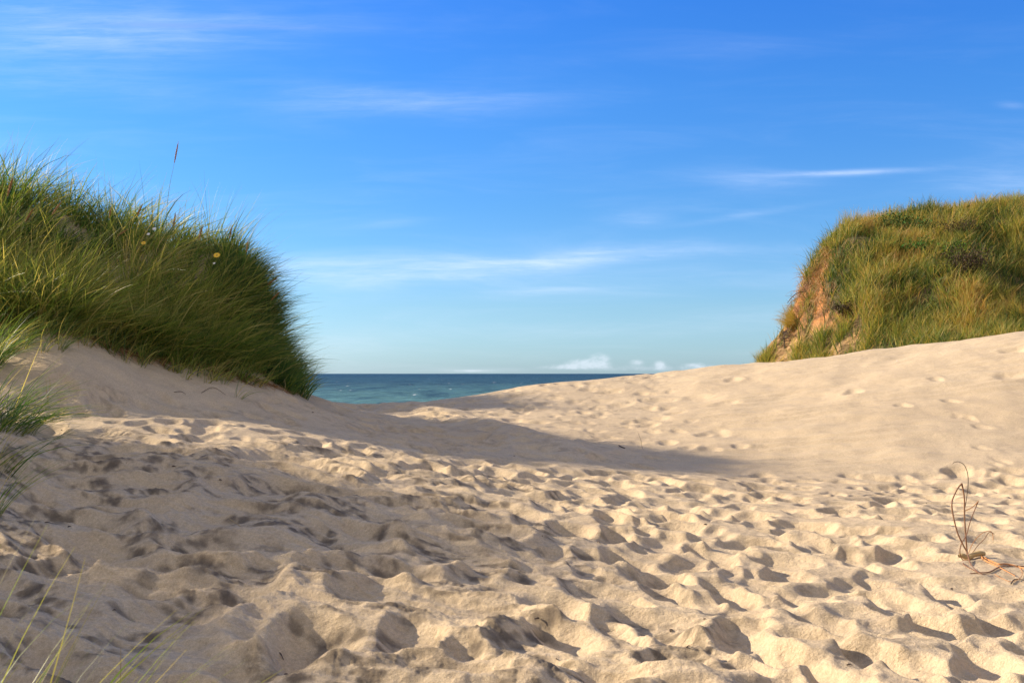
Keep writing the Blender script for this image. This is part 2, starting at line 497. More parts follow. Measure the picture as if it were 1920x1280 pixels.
# ripples and small roughness
rip_r = np.sin((GX * 0.30 + GY * 1.0) * 2 * math.pi / 0.42 + 2.6 * perlin(GX * 0.5, GY * 0.9, 61) * 2) * (0.5 + 0.5 * perlin(GX * 0.35, GY * 0.35, 62))
H += SM * 0.016 * rip_r * sstep(GX, 0, 3)
H += SM * 0.05 * fbm(GX * 0.45, GY * 0.45, 63, 3) * sstep(GX, 0, 3)
H += SM * (0.010 + 0.022 * sstep(-GX, 1, 3)) * fbm(GX * 1.3, GY * 1.3, 65, 4)
fade = np.clip(1.2 - RR / 30, 0, 1)
H += fade * (1 - 0.6 * SM) * (0.006 * fbm(GX * 6, GY * 6, 71, 3) + 0.0020 * perlin(GX * 21, GY * 21, 73))
H += fade * WL * 0.012 * fbm(ru * 3.2, rv * 6.5, 99, 4, 0.6)
H += fade * WL * (0.020 * fbm(ru * 1.3, rv * 8.0, 91, 3) + 0.005 * perlin(ru * 4, rv * 30, 92))
H += fade * (1 - SM) * 0.0028 * perlin(GX * 38, GY * 38, 93) * sstep(fbm(GX * 2.2, GY * 2.2, 94, 2), -0.1, 0.5)
H += fade * (1 - WL) * (1 - SM) * 0.005 * fbm(GX * 2.0 - GY, GY * 7.0, 95, 3)
crust_n = fbm(ru * 1.5 + 3.1, rv * 2.3, 81, 4, 0.55)
crust = sstep(crust_n + 0.25 * (lump - 0.3), -0.35, 0.42) * np.clip(WL * 1.9 + 0.35 * (1 - SM), 0, 1)
crust *= sstep(fbm(GX * 9, GY * 9, 85, 3), -0.55, 0.45) * sstep(fbm(ru * 5, rv * 13, 88, 3), -0.75, 0.5)
chip = 1 - np.abs(perlin(GX * 26, GY * 26, 86))
H += fade * crust * (0.010 * (chip - 0.6) + 0.005 * perlin(GX * 60, GY * 60, 87))
H *= np.clip((62 - RR) / 20, 0, 1)
Z = base_h(GX, GY) + H
# tiny height where the grass grows hides nothing; remember the detail for planting things on the sand
_ra, _an = rad, ang


def surf(x, y):
    """height of the finished sand at x, y (nearest grid vertex)"""
    r_, a_ = np.hypot(x, y), np.arctan2(x, y)
    i = np.clip(np.searchsorted(_ra, r_), 0, len(_ra) - 1)
    j = np.clip(np.searchsorted(_an, a_), 0, len(_an) - 1)
    return Z[i, j]


# ------------------------------------------------------------------ mesh helpers
def new_mesh(name, verts, faces, mat=None, smooth=True, attrs=None, parent=None):
    """faces: (n,k) integer array"""
    verts = np.asarray(verts, dtype=np.float32).reshape(-1, 3)
    faces = np.asarray(faces, dtype=np.int32)
    me = bpy.data.meshes.new(name)
    n, k = faces.shape
    me.vertices.add(len(verts))
    me.vertices.foreach_set("co", verts.ravel())
    me.loops.add(n * k)
    me.loops.foreach_set("vertex_index", faces.ravel())
    me.polygons.add(n)
    me.polygons.foreach_set("loop_start", np.arange(0, n * k, k, dtype=np.int32))
    me.polygons.foreach_set("loop_total", np.full(n, k, dtype=np.int32))
    me.update(calc_edges=True)
    me.polygons.foreach_set("use_smooth", np.full(n, smooth, dtype=bool))
    if attrs:
        for an, av in attrs.items():
            at = me.attributes.new(an, 'FLOAT', 'POINT')
            at.data.foreach_set("value", np.asarray(av, dtype=np.float32).ravel())
    if mat:
        me.materials.append(mat)
    o = bpy.data.objects.new(name, me)
    scene.collection.objects.link(o)
    if parent:
        o.parent = parent
    return o


def tag(o, label=None, cat=None, group=None, kind=None):
    if label: o['label'] = label
    if cat: o['category'] = cat
    if group: o['group'] = group
    if kind: o['kind'] = kind
    return o


def empty(name, loc):
    o = bpy.data.objects.new(name, None)
    o.location = loc
    scene.collection.objects.link(o)
    return o


def grid_faces(ni, nj, wrap=False):
    i, j = np.meshgrid(np.arange(ni - 1), np.arange(nj - 1), indexing='ij')
    a = (i * nj + j).ravel()
    return np.c_[a, a + 1, a + nj + 1, a + nj]


# ------------------------------------------------------------------ materials
def material(name):
    m = bpy.data.materials.new(name)
    m.use_nodes = True
    t = NT(m.node_tree)
    return m, t, t.n['Principled BSDF']


def attr(t, name):
    a = t.node('ShaderNodeAttribute', attribute_name=name)
    return a.outputs['Fac']


def make_sand():
    m, t, b = material("sand")
    geo = t.node('ShaderNodeNewGeometry').outputs['Position']
    big = t.noise(geo, 0.5, 4, 0.6)
    mid = t.noise(geo, 5.0, 5, 0.6)
    grain = t.noise(geo, 260.0, 2, 0.7)
    fleck = t.noise(geo, 90.0, 2, 0.6)
    col = t.ramp(big, [(0.3, (0.590, 0.460, 0.300)), (0.7, (0.650, 0.515, 0.342))])
    col = t.mix(t.smooth(mid, 0.4, 0.7, 0.0, 0.35), col, (0.46, 0.355, 0.25, 1))
    col = t.mix(1.0, col, t.ramp(grain, [(0.25, (0.72, 0.71, 0.70)), (0.75, (1.22, 1.22, 1.22))]), 'MULTIPLY')
    col = t.mix(1.0, col, t.ramp(t.noise(geo, 45.0, 4, 0.75), [(0.3, (0.80, 0.79, 0.78)), (0.7, (1.15, 1.15, 1.15))]), 'MULTIPLY')
    cr = attr(t, 'crust')
    crc = t.mix(fleck, (0.17, 0.135, 0.105, 1), (0.30, 0.24, 0.18, 1))
    col = t.mix(t.math('MULTIPLY', cr, 0.88), col, crc)
    t.put(b.inputs['Base Color'], col)
    b.inputs['Roughness'].default_value = 0.95
    b.inputs['Specular IOR Level'].default_value = 0.15
    hgt = t.math('ADD', t.math('MULTIPLY', grain, 0.6), t.math('MULTIPLY', t.noise(geo, 70.0, 3, 0.65), 1.3))
    hgt = t.math('ADD', hgt, t.math('MULTIPLY', t.noise(t.vmul(geo, (0.35, 1.0, 1.0)), 30.0, 3, 0.6), 2.0))
    hgt = t.math('ADD', hgt, t.math('MULTIPLY', t.math('MULTIPLY', t.noise(geo, 75.0, 4, 0.8, 1.5), cr), 7.0))
    bp = t.node('ShaderNodeBump')
    bp.inputs['Strength'].default_value = 0.8
    bp.inputs['Distance'].default_value = 0.009
    t.put(bp.inputs['Height'], hgt)
    t.l.new(bp.outputs[0], b.inputs['Normal'])
    return m


SAND = make_sand()
ground = new_mesh("ground", np.stack([GX, GY, Z], -1), grid_faces(len(rad), len(ang))[:, ::-1], SAND, True, {'crust': crust})
tag(ground, "pale beach sand in a trodden hollow between two dunes", "sand", kind='structure')


# ------------------------------------------------------------------ sea
def make_water():
    m, t, b = material("sea_water")
    geo = t.node('ShaderNodeNewGeometry').outputs['Position']
    sp = t.node('ShaderNodeSeparateXYZ')
    t.l.new(geo, sp.inputs[0])
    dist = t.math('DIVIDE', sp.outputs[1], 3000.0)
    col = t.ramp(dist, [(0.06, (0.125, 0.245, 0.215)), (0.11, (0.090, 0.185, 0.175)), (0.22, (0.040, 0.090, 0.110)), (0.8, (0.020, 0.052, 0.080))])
    patch = t.noise(t.vmul(geo, (0.006, 0.010, 1.0)), 1.0, 4, 0.6)
    col = t.mix(t.smooth(patch, 0.35, 0.7, 0.0, 0.45), col, (0.03, 0.12, 0.15, 1))
    chop = t.noise(t.vmul(geo, (0.09, 0.012, 1.0)), 1.0, 5, 0.7)
    col = t.mix(t.smooth(chop, 0.42, 0.68, 0.0, 0.75), col, (0.012, 0.035, 0.055, 1))
    cell = t.noise(t.vmul(geo, (0.30, 0.022, 1.0)), 1.0, 2, 0.6, 0.3)
    foam = t.math('MULTIPLY', t.smooth(cell, 0.70, 0.74), 0.9)
    col = t.mix(foam, col, (0.62, 0.66, 0.68, 1))
    t.put(b.inputs['Base Color'], col)
    t.put(b.inputs['Roughness'], t.math('ADD', 0.45, t.math('MULTIPLY', foam, 0.5)))
    b.inputs['IOR'].default_value = 1.2
    b.inputs['Specular IOR Level'].default_value = 0.3
    h = t.math('ADD', t.math('MULTIPLY', t.noise(t.vmul(geo, (0.10, 0.30, 1.0)), 1.0, 5, 0.65), 1.0),
               t.math('MULTIPLY', t.noise(t.vmul(geo, (0.02, 0.05, 1.0)), 1.0, 3, 0.6), 2.0))
    bp = t.node('ShaderNodeBump')
    bp.inputs['Strength'].default_value = 1.0
    bp.inputs['Distance'].default_value = 2.5
    t.put(bp.inputs['Height'], h)
    t.l.new(bp.outputs[0], b.inputs['Normal'])
    return m


ys = np.concatenate([np.linspace(62, 700, 260), np.geomspace(705, 30000, 60)])
xs = np.concatenate([-np.geomspace(30000, 210, 30), np.linspace(-200, 400, 200), np.geomspace(410, 30000, 30)])
SY, SX = np.meshgrid(ys, xs, indexing='ij')
amp = np.clip(1.0 - SY / 900, 0, 1) * 0.22
SZ = -4.0 + amp * fbm(SX * 0.05, SY * 0.14, 9, 3)
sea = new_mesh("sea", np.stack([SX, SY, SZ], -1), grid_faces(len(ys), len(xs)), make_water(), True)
tag(sea, "choppy blue-green sea with small whitecaps out to the horizon", "sea", kind='structure')


# ------------------------------------------------------------------ grass blades
def make_blade_mat(name, stops, trans=0.35, rough=0.42, spec=0.5):
    m, t, b = material(name)
    col = t.ramp(attr(t, 'tint'), stops)
    al = attr(t, 'along')
    col = t.mix(t.smooth(al, 0.78, 1.0, 0.0, 0.35), col, (0.36, 0.31, 0.13, 1))      # withered tips
    col = t.mix(t.smooth(al, 0.0, 0.14, 0.6, 0.0), col, (0.22, 0.14, 0.075, 1))      # brown sheaths
    t.put(b.inputs['Base Color'], col)
    b.inputs['Roughness'].default_value = rough
    b.inputs['Specular IOR Level'].default_value = spec
    tr = t.node('ShaderNodeBsdfTranslucent')
    t.put(tr.inputs['Color'], t.mix(1.0, col, (1.55, 1.45, 0.75, 1), 'MULTIPLY'))
    mx = t.node('ShaderNodeMixShader')
    mx.inputs[0].default_value = trans
    t.l.new(b.outputs[0], mx.inputs[1])
    t.l.new(tr.outputs[0], mx.inputs[2])
    t.l.new(mx.outputs[0], t.n['Material Output'].inputs['Surface'])
    return m


MARRAM = make_blade_mat("marram_blade", [(0.0, (0.035, 0.085, 0.035)), (0.3, (0.075, 0.150, 0.035)), (0.6, (0.19, 0.26, 0.050)),
                                         (0.8, (0.38, 0.37, 0.10)), (1.0, (0.50, 0.40, 0.18))], 0.5, 0.42, 0.3)
HILLGR = make_blade_mat("dune_grass_blade", [(0.0, (0.035, 0.075, 0.018)), (0.25, (0.09, 0.145, 0.028)), (0.5, (0.23, 0.245, 0.050)),
                                             (0.75, (0.42, 0.36, 0.095)), (1.0, (0.46, 0.27, 0.10))], 0.35, 0.6, 0.3)
STRAW = make_blade_mat("dry_straw", [(0.0, (0.20, 0.10, 0.045)), (0.5, (0.38, 0.20, 0.075)), (1.0, (0.50, 0.38, 0.20))], 0.15, 0.7, 0.2)


def blades(base, d0, bend, L, width, nseg, r):
    """base (n,3); d0 (n,3) first direction; bend (n,3) drift growing with the square of the way; L, width (n)"""
    n = len(base)
    t = np.linspace(0, 1, nseg + 1)
    d0 = d0 / np.linalg.norm(d0, axis=1, keepdims=True)
    pts = np.zeros((n, nseg + 1, 3))
    pts[:, 0] = base
    for k in range(nseg):
        tm = (t[k] + t[k + 1]) / 2
        dr = d0 + bend * (tm ** 1.3) * 1.0
        dr = dr / np.linalg.norm(dr, axis=1, keepdims=True)
        pts[:, k + 1] = pts[:, k] + dr * (L / nseg)[:, None]
    a = r.uniform(0, 2 * math.pi, n)
    side = np.stack([np.cos(a), np.sin(a), r.normal(0, 0.15, n)], -1)
    side -= d0 * (side * d0).sum(1, keepdims=True)
    side /= np.linalg.norm(side, axis=1, keepdims=True)
    wt = (1 - t ** 1.8) * 0.9 + 0.1
    wt[0] = 0.8
    off = side[:, None, :] * (0.5 * width)[:, None, None] * wt[None, :, None]
    V = np.stack([pts - off, pts + off], 2)              # n, nseg+1, 2, 3
    al = np.broadcast_to(t[None, :, None], (n, nseg + 1, 2))
    idx = np.arange(n)[:, None] * (nseg + 1) * 2 + np.arange(nseg)[None, :] * 2
    F = np.stack([idx, idx + 1, idx + 3, idx + 2], -1).reshape(-1, 4)
    return V.reshape(-1, 3), F, al.reshape(-1)


class Grass:
    def __init__(self):
        self.V, self.F, self.A, self.T, self.n = [], [], [], [], 0

    def add(self, base, d0, bend, L, width, nseg, tint, r):
        v, f, a = blades(base, d0, bend, L, width, nseg, r)
        self.V.append(v); self.F.append(f + self.n); self.A.append(a)
        self.T.append(np.repeat(np.clip(tint, 0, 1), (nseg + 1) * 2))
        self.n += len(v)

    def build(self, name, mat, parent=None, origin=(0, 0, 0)):
        V = np.concatenate(self.V) - np.array(origin)
        return new_mesh(name, V, np.concatenate(self.F), mat, True, {'along': np.concatenate(self.A), 'tint': np.concatenate(self.T)}, parent)


def tufts(G, centres, per, r, L=(0.55, 0.95), spread=0.10, wind=(0.35, -0.1), width=0.005, nseg=5, tint=(0.38, 0.2), tint_c=None,
          lean=0.45, droop=0.55, height=surf, lscale=None, wvar=0.0):
    """clumps of blades fanning out from their centres"""
    n = len(centres)
    cid = np.repeat(np.arange(n), per)
    m = len(cid)
    a = r.uniform(0, 2 * math.pi, m)
    rr = spread * np.sqrt(r.uniform(0, 1, m))
    ox, oy = rr * np.cos(a), rr * np.sin(a)
    bx, by = centres[cid, 0] + ox, centres[cid, 1] + oy
    bz = height(bx, by) - 0.02
    base = np.stack([bx, by, bz], -1)
    a2 = a + r.normal(0, 0.6, m)
    le = np.abs(r.normal(lean, lean * 0.45, m))
    wv = r.normal(1, wvar, n)[cid]
    wy_ = r.normal(0, wvar * 0.5, n)[cid]
    wind = (wind[0] * wv, wind[1] + wy_ * abs(wind[0]))
    d0 = np.stack([le * np.cos(a2) * 0.8 + wind[0] * 0.5, le * np.sin(a2) * 0.8 + wind[1] * 0.5, np.ones(m)], -1)
    dr = np.abs(r.normal(droop, droop * 0.5, m))
    bend = np.stack([wind[0] + dr * np.cos(a2) * 0.8, wind[1] + dr * np.sin(a2) * 0.8, -dr], -1) + r.normal(0, 0.2, (m, 3))
    cl = np.clip(r.normal(1, 0.13, n), 0.6, 1.4)[cid]
    if lscale is not None:
        cl = cl * lscale[cid]
    Ls = r.uniform(L[0], L[1], m) * cl
    tc_ = (r.normal(0, 0.09, n) if tint_c is None else tint_c)[cid]
    ti = r.normal(tint[0], tint[1], m) + tc_
    dead = r.random(m) < 0.10
    ti[dead] = r.uniform(0.8, 1.0, dead.sum())
    wd = width * r.uniform(0.6, 1.3, m)
    wd[r.random(m) < 0.12] *= 1.7
    G.add(base, d0, bend, Ls, wd, nseg, ti, r)


# the edge of the grass in front (toe of the growth), from the photograph
gx0 = np.array([P(*a)[:2] for a in [(-260, 600, 15.6), (0, 612, 15.1), (130, 612, 15.0), (200, 645, 15.5), (300, 668, 16.0), (420, 692, 16.5), (535, 730, 17.0), (566, 735, 18.0)]])


def in_left_growth(x, y):
    front_y = np.interp(x, gx0[:, 0], gx0[:, 1]) + 0.28 * perlin(x * 1.3, y * 0 + 3.3, 207) + 0.1
    return (y > front_y) & (x < -4.5 - np.maximum(y - 19.5, 0) * 0.27) & (y < 29) & ((y < 20.9) | (y > 23.2))


r1 = np.random.default_rng(11)
c = np.stack([r1.uniform(-13.5, -3.4, 2300), r1.uniform(14.6, 29, 2300)], -1)
c = c[in_left_growth(c[:, 0], c[:, 1])]
fy = np.interp(c[:, 0], gx0[:, 0], gx0[:, 1])
keep = (r1.random(len(c)) < np.clip(1.15 - 0.13 * (c[:, 1] - fy), 0.35, 1)) & (c[:, 0] > -11 + 0.0 * fy)
c = c[keep]
fy = fy[keep]
depth_in = c[:, 1] - fy
patch = fbm(c[:, 0] * 0.55, c[:, 1] * 0.55, 201, 2)
G = Grass()
edge = depth_in < 0.9
right_end = c[:, 0] > -4.6
lsc = np.clip(0.90 + 0.75 * fbm(c[:, 0] * 0.9, c[:, 1] * 0.9, 203, 2), 0.55, 1.35)
tuft_tint = 0.30 * patch + r1.normal(0, 0.17, len(c)) + 0.24 * np.exp(-((c[:, 0] + 5.9) / 0.9) ** 2) - 0.22 * sstep(c[:, 0], -5.4, -4.6) - 0.10 * (c[:, 0] < -7.2)  # sunlit yellow middle and shaded seaward end are put into the blade tint
tufts(G, c, 46, r1, L=(0.40, 1.15), spread=0.11, wvar=0.5, wind=(0.55, -0.10), width=0.0135, nseg=6, tint=(0.40, 0.22), tint_c=tuft_tint, lean=0.55, droop=0.6,
      lscale=np.where(right_end, 0.92, 1.0) * lsc)
# thick rim of the growth facing the hollow and the end facing the sea
c2 = np.stack([r1.uniform(-10.5, -4.1, 900), np.zeros(900)], -1)
c2[:, 1] = np.interp(c2[:, 0], gx0[:, 0], gx0[:, 1]) + 0.1 + 0.45 * perlin(c2[:, 0] * 1.1, c2[:, 0] * 0, 208) + np.abs(r1.normal(0.05, 0.5, 900))
c2 = c2[(c2[:, 0] > -9.5) & ~((c2[:, 0] > -6.35) & (c2[:, 0] < -5.75) & (r1.random(900) < 0.6))]
c2 = c2[r1.random(len(c2)) < 0.42]
tufts(G, c2, 46, r1, L=(0.35, 0.95), spread=0.12, wvar=0.5, wind=(0.65, -0.22), width=0.012, nseg=6, tint=(0.42, 0.2), lean=0.55, droop=0.8)
c3 = np.stack([r1.normal(-4.0, 0.2, 110), r1.uniform(17.2, 20.2, 110)], -1)
c3[:, 0] = np.minimum(c3[:, 0] - 0.4, -4.3)
tufts(G, c3, 46, r1, L=(0.45, 0.85), spread=0.15, wind=(0.42, -0.08), wvar=0.7, width=0.0105, nseg=7, tint=(0.25, 0.16), lean=0.55, droop=0.75)
# long loose blades splaying out of the seaward end
c4 = np.stack([r1.normal(-4.2, 0.3, 90), r1.uniform(17.0, 20.0, 90)], -1)
c4[:, 0] = np.minimum(c4[:, 0], -4.2)
tufts(G, c4, 12, r1, L=(0.7, 1.1), spread=0.18, wvar=0.5, wind=(0.65, -0.05), width=0.008, nseg=9, tint=(0.30, 0.2), lean=0.6, droop=0.8)
c8 = np.stack([r1.uniform(-4.6, -4.0, 50), r1.uniform(18.3, 20.6, 50)], -1)
tufts(G, c8, 40, r1, L=(0.35, 0.75), spread=0.12, wvar=0.5, wind=(0.25, -0.1), width=0.010, nseg=6, tint=(0.28, 0.18), lean=0.5, droop=0.6)
c9 = np.stack([r1.uniform(-4.75, -3.64, 84), r1.uniform(17.3, 18.9, 84)], -1)
tufts(G, c9, 40, r1, L=(0.35, 0.75), spread=0.13, wvar=0.6, wind=(0.3, -0.1), width=0.011, nseg=6, tint=(0.25, 0.18), lean=0.5, droop=0.6)
# long upright blades that break the outline
c6 = c[r1.integers(0, len(c), 260)]
tufts(G, c6, 5, r1, L=(1.0, 1.4), spread=0.12, wvar=0.5, wind=(0.35, 0.0), width=0.008, nseg=7, tint=(0.45, 0.2), lean=0.25, droop=0.3)
# sprigs coming up through the bare sand below the growth
c7 = np.stack([r1.uniform(-7.5, -3.8, 130), np.zeros(130)], -1)
c7[:, 1] = np.interp(c7[:, 0], gx0[:, 0], gx0[:, 1]) - np.abs(r1.normal(0.0, 0.45, 130))
tufts(G, c7, 11, r1, L=(0.25, 0.6), spread=0.05, wvar=0.5, wind=(0.7, -0.1), width=0.008, nseg=6, tint=(0.5, 0.25), lean=0.5, droop=0.7)
# sunlit straw-coloured blades drooping over the face
c5 = np.stack([r1.uniform(-8.5, -4.6, 420), np.zeros(420)], -1)
c5[:, 1] = np.interp(c5[:, 0], gx0[:, 0], gx0[:, 1]) + r1.uniform(0.0, 1.6, 420)
tufts(G, c5, 14, r1, wvar=0.4, L=(0.75, 1.2), spread=0.15, wind=(0.85, -0.35), width=0.012, nseg=8, tint=(0.70, 0.14), lean=0.45, droop=0.75)
left_grass = G.build("marram_grass", MARRAM)
tag(left_grass, "dense green marram grass covering the left dune above the bare sand slope", "grass", kind='stuff')

# grass on the dune that goes on to the left of the frame (its shadow falls across the foreground)
r2 = np.random.default_rng(12)
G = Grass()
c = np.stack([r2.uniform(-11, -6.2, 750), r2.uniform(4.0, 12.4, 750)], -1)
gap = (c[:, 1] > 11.9 + 0.25 * (-c[:, 0] - 8)) | (np.abs(c[:, 1] - 7.9 - 0.3 * (-c[:, 0] - 7)) < 0.38)
c = c[~gap & (c[:, 0] < -6.9 + 0.15 * (8 - c[:, 1]))]
tufts(G, c, 26, r2, L=(0.7, 1.25), spread=0.15, wvar=0.4, wind=(0.4, -0.1), width=0.008, nseg=5, tint=(0.4, 0.2))
side_grass = G.build("marram_grass", MARRAM)
tag(side_grass, "green marram grass on the near part of the left dune beyond the picture's left edge", "grass", kind='stuff')


def tuft_thing(name, x, y, n, label, group, seed, **kw):
    r = np.random.default_rng(seed)
    z = float(surf(x, y))
    G = Grass()
    tufts(G, np.array([[x, y]]), n, r, **kw)
    o = G.build(name, MARRAM, None, (x, y, z))
    o.location = (x, y, z)
    return tag(o, label, "grass tuft", group)


gp = ground_point
x, y, _ = gp(-22, 790)
tuft_thing("marram_tuft", x, y, 420, "large loose marram tuft arching over the sunlit sand at the picture's left edge", "marram tufts standing alone on the sand", 21,
           L=(0.6, 1.35), spread=0.45, wind=(0.60, -0.05), width=0.007, nseg=10, tint=(0.14, 0.2), lean=1.0, droop=0.62)
x, y, _ = gp(-30, 880)
tuft_thing("marram_tuft", x, y, 90, "sparse thin blades trailing over shaded sand below the large left-edge tuft", "marram tufts standing alone on the sand", 24,
           L=(0.4, 0.8), spread=0.25, wind=(0.7, -0.1), width=0.005, nseg=9, tint=(0.3, 0.25), lean=0.7, droop=0.6)
x, y, _ = gp(-30, 690)
tuft_thing("marram_tuft", x, y, 320, "marram tuft behind the large one at the left edge, against the shaded dune slope", "marram tufts standing alone on the sand", 22,
           L=(0.6, 1.1), spread=0.2, wind=(0.55, -0.05), width=0.006, nseg=8, tint=(0.22, 0.2), lean=0.55, droop=0.75)
x, y, _ = gp(-8, 1000)
tuft_thing("marram_tuft", x, y, 16, "few thin blades reaching in low over the grey sand, halfway up the left edge", "marram tufts standing alone on the sand", 23,
           L=(0.35, 0.62), spread=0.03, wind=(0.9, 0.1), width=0.006, nseg=7, tint=(0.45, 0.2), lean=0.25, droop=0.2)
tuft_thing("marram_tuft", -1.22, 2.2, 90, "blurred near marram blades in the bottom left corner", "marram tufts standing alone on the sand", 29,
           L=(0.62, 0.88), spread=0.12, wind=(0.40, 0.0), width=0.0045, nseg=9, tint=(0.62, 0.12), lean=0.35, droop=0.25)

# dead roots, sheaths and litter at the foot of the growth
r3 = np.random.default_rng(14)
G = Grass()
n = 2600
bx = r3.uniform(-9, -3.6, n)
by = np.interp(bx, gx0[:, 0], gx0[:, 1]) - np.abs(r3.normal(0, 0.25, n)) + 0.2 + 0.3 * perlin(bx * 1.3, bx * 0 + 3.3, 207)
aa = r3.uniform(-0.9, 0.5, n) - 0.5
base = np.stack([bx, by, surf(bx, by) + 0.004], -1)
d0 = np.stack([np.cos(aa), np.sin(aa), r3.uniform(-0.15, 0.35, n)], -1)
# lie on the slope
eps = 0.15
gxs = (surf(bx + eps, by) - surf(bx - eps, by)) / (2 * eps)
gys = (surf(bx, by + eps) - surf(bx, by - eps)) / (2 * eps)
d0[:, 2] += d0[:, 0] * gxs + d0[:, 1] * gys
G.add(base, d0, np.stack([np.zeros(n), np.zeros(n), -np.abs(r3.normal(0.15, 0.1, n))], -1), r3.uniform(0.12, 0.5, n), r3.uniform(0.006, 0.011, n), 4, r3.uniform(0, 0.7, n), r3)
litter = G.build("grass_litter", STRAW)
tag(litter, "brown dead stems and roots along the foot of the left dune's grass", "dead grass", kind='stuff')


# ------------------------------------------------------------------ tubes
def tube(pts, radii, name, mat, parent=None, sides=6, attrs=True, tint=0.5):
    pts = np.asarray(pts, float)
    # resample along a Catmull-Rom spline
    n = len(pts)
    radii = np.asarray(radii if hasattr(radii, '__len__') else [radii] * n, float)
    P_, R_ = [], []
    ext = np.vstack([2 * pts[0] - pts[1], pts, 2 * pts[-1] - pts[-2]])
    for i in range(n - 1):
        p0, p1, p2, p3 = ext[i:i + 4]
        for s in np.linspace(0, 1, 5, endpoint=False):
            P_.append(0.5 * (2 * p1 + (p2 - p0) * s + (2 * p0 - 5 * p1 + 4 * p2 - p3) * s * s + (3 * p1 - p0 - 3 * p2 + p3) * s ** 3))
            R_.append(radii[i] * (1 - s) + radii[i + 1] * s)
    P_.append(pts[-1]); R_.append(radii[-1])
    P_, R_ = np.array(P_), np.array(R_)
    T = np.gradient(P_, axis=0)
    T /= np.linalg.norm(T, axis=1, keepdims=True) + 1e-9
    ref = np.array([0.13, 0.97, 0.2])
    U = np.cross(T, ref); U /= np.linalg.norm(U, axis=1, keepdims=True) + 1e-9
    W = np.cross(T, U)
    a = np.linspace(0, 2 * math.pi, sides, endpoint=False)
    V = P_[:, None] + R_[:, None, None] * (np.cos(a)[None, :, None] * U[:, None] + np.sin(a)[None, :, None] * W[:, None])
    m = len(P_)
    i, j = np.meshgrid(np.arange(m - 1), np.arange(sides), indexing='ij')
    A_ = i * sides + j; B_ = i * sides + (j + 1) % sides
    F = np.stack([A_, B_, B_ + sides, A_ + sides], -1).reshape(-1, 4)
    V = V.reshape(-1, 3)
    k = len(V)
    V = np.vstack([V, P_[0], P_[-1]])
    jj = np.arange(sides)
    F = np.vstack([F, np.stack([jj, (jj + 1) % sides, np.full(sides, k), np.full(sides, k)], -1)[:, [1, 0, 2, 2]]]) if False else F
    V = V[:k]
    return V, F


def tube_obj(name, pts, radii, mat, parent=None, sides=6, tint=0.5):
    V, F = tube(pts, radii, name, mat, sides=sides)
    return new_mesh(name, V, F, mat, True, {'tint': np.full(len(V), tint), 'along': np.full(len(V), 0.4)}, parent)


def bark(name, c1, c2, rough=0.75, scale=60):
    m, t, b = material(name)
    oc = t.node('ShaderNodeTexCoord').outputs['Object']
    nz = t.noise(oc, scale, 4, 0.65)
    t.put(b.inputs['Base Color'], t.mix(nz, (*c1, 1), (*c2, 1)))
    b.inputs['Roughness'].default_value = rough
    bp = t.node('ShaderNodeBump')
    bp.inputs['Distance'].default_value = 0.003
    t.put(bp.inputs['Height'], nz)
    t.l.new(bp.outputs[0], b.inputs['Normal'])
    return m


RUNNER = bark("runner_bark", (0.13, 0.055, 0.028), (0.30, 0.15, 0.065), 0.55)
RHIZ = bark("rhizome_bark", (0.32, 0.21, 0.09), (0.52, 0.39, 0.19), 0.8)
ORANGE = bark("root_bark", (0.42, 0.16, 0.045), (0.60, 0.30, 0.11), 0.6)
DARKTWIG = bark("dark_twig", (0.045, 0.03, 0.022), (0.12, 0.08, 0.055), 0.8)

# the uprooted rhizome standing in the sand at the right
bx, by, bz = gp(1812, 1046)
bz = float(surf(bx, by)) + 0.02
K = by / FPX


def RP(pairs, dep=0.0):
    """photo pixels -> metres about the rhizome's base, with a depth offset for each point"""
    out = []
    for q in pairs:
        d = q[2] if len(q) > 2 else dep
        if q[1] > 1049:                      # lies on the sand
            gx_, gy_, _ = gp(q[0], q[1])
            out.append((gx_ - bx, gy_ - by, float(surf(gx_, gy_)) + 0.007 - bz))
            continue
        out.append(((q[0] - 1812) * K, d, (1046 - q[1]) * K))
    return out


root = empty("uprooted_rhizome", (bx, by, bz))
tag(root, "uprooted rhizome with bent reddish stalk and looping roots, standing in sand at the right", "dead root")
tube_obj("rhizome", RP([(1793, 1043), (1800, 1042), (1810, 1046), (1820, 1041), (1832, 1038), (1842, 1039)]), [.012, .017, .021, .017, .020, .013], RHIZ, root, 9)
tube_obj("stalk", RP([(1809, 1042), (1808, 1010, .01), (1807, 970, .02), (1807, 935, .02), (1804, 910, .03)]), [.006, .0055, .005, .005, .006], RUNNER, root)
tube_obj("stalk", RP([(1804, 909, .03), (1795, 918, .02), (1784, 935, .0), (1779, 948, -.02), (1780, 970, -.04), (1786, 998, -.05), (1794, 1018, -.06), (1802, 1034, -.06), (1816, 1060, -.06), (1830, 1076, -.06)]),
         [.006, .005, .005, .006, .005, .005, .005, .005, .004, .004], RUNNER, root)
tube_obj("stalk", RP([(1807, 957, .02), (1813, 940, .04), (1818, 910, .05), (1817, 890, .05), (1810, 875, .04), (1800, 869, .03), (1790, 869, .02), (1785, 872, .01)]),
         [.003, .003, .0028, .0026, .0024, .0022, .002, .0015], DARKTWIG, root, 5)
tube_obj("stalk", RP([(1808, 960, .02), (1820, 955, .03), (1830, 950, .05), (1838, 943, .06)]), [.003] * 4, ORANGE, root, 5)
tube_obj("stalk", RP([(1838, 943, .06), (1828, 960, .04), (1815, 980, 0), (1803, 1003, -.04), (1792, 1020, -.05), (1790, 1036, -.05), (1796, 1048, -.04), (1812, 1052, -.03)]),
         [.0035] * 8, RUNNER, root, 5)
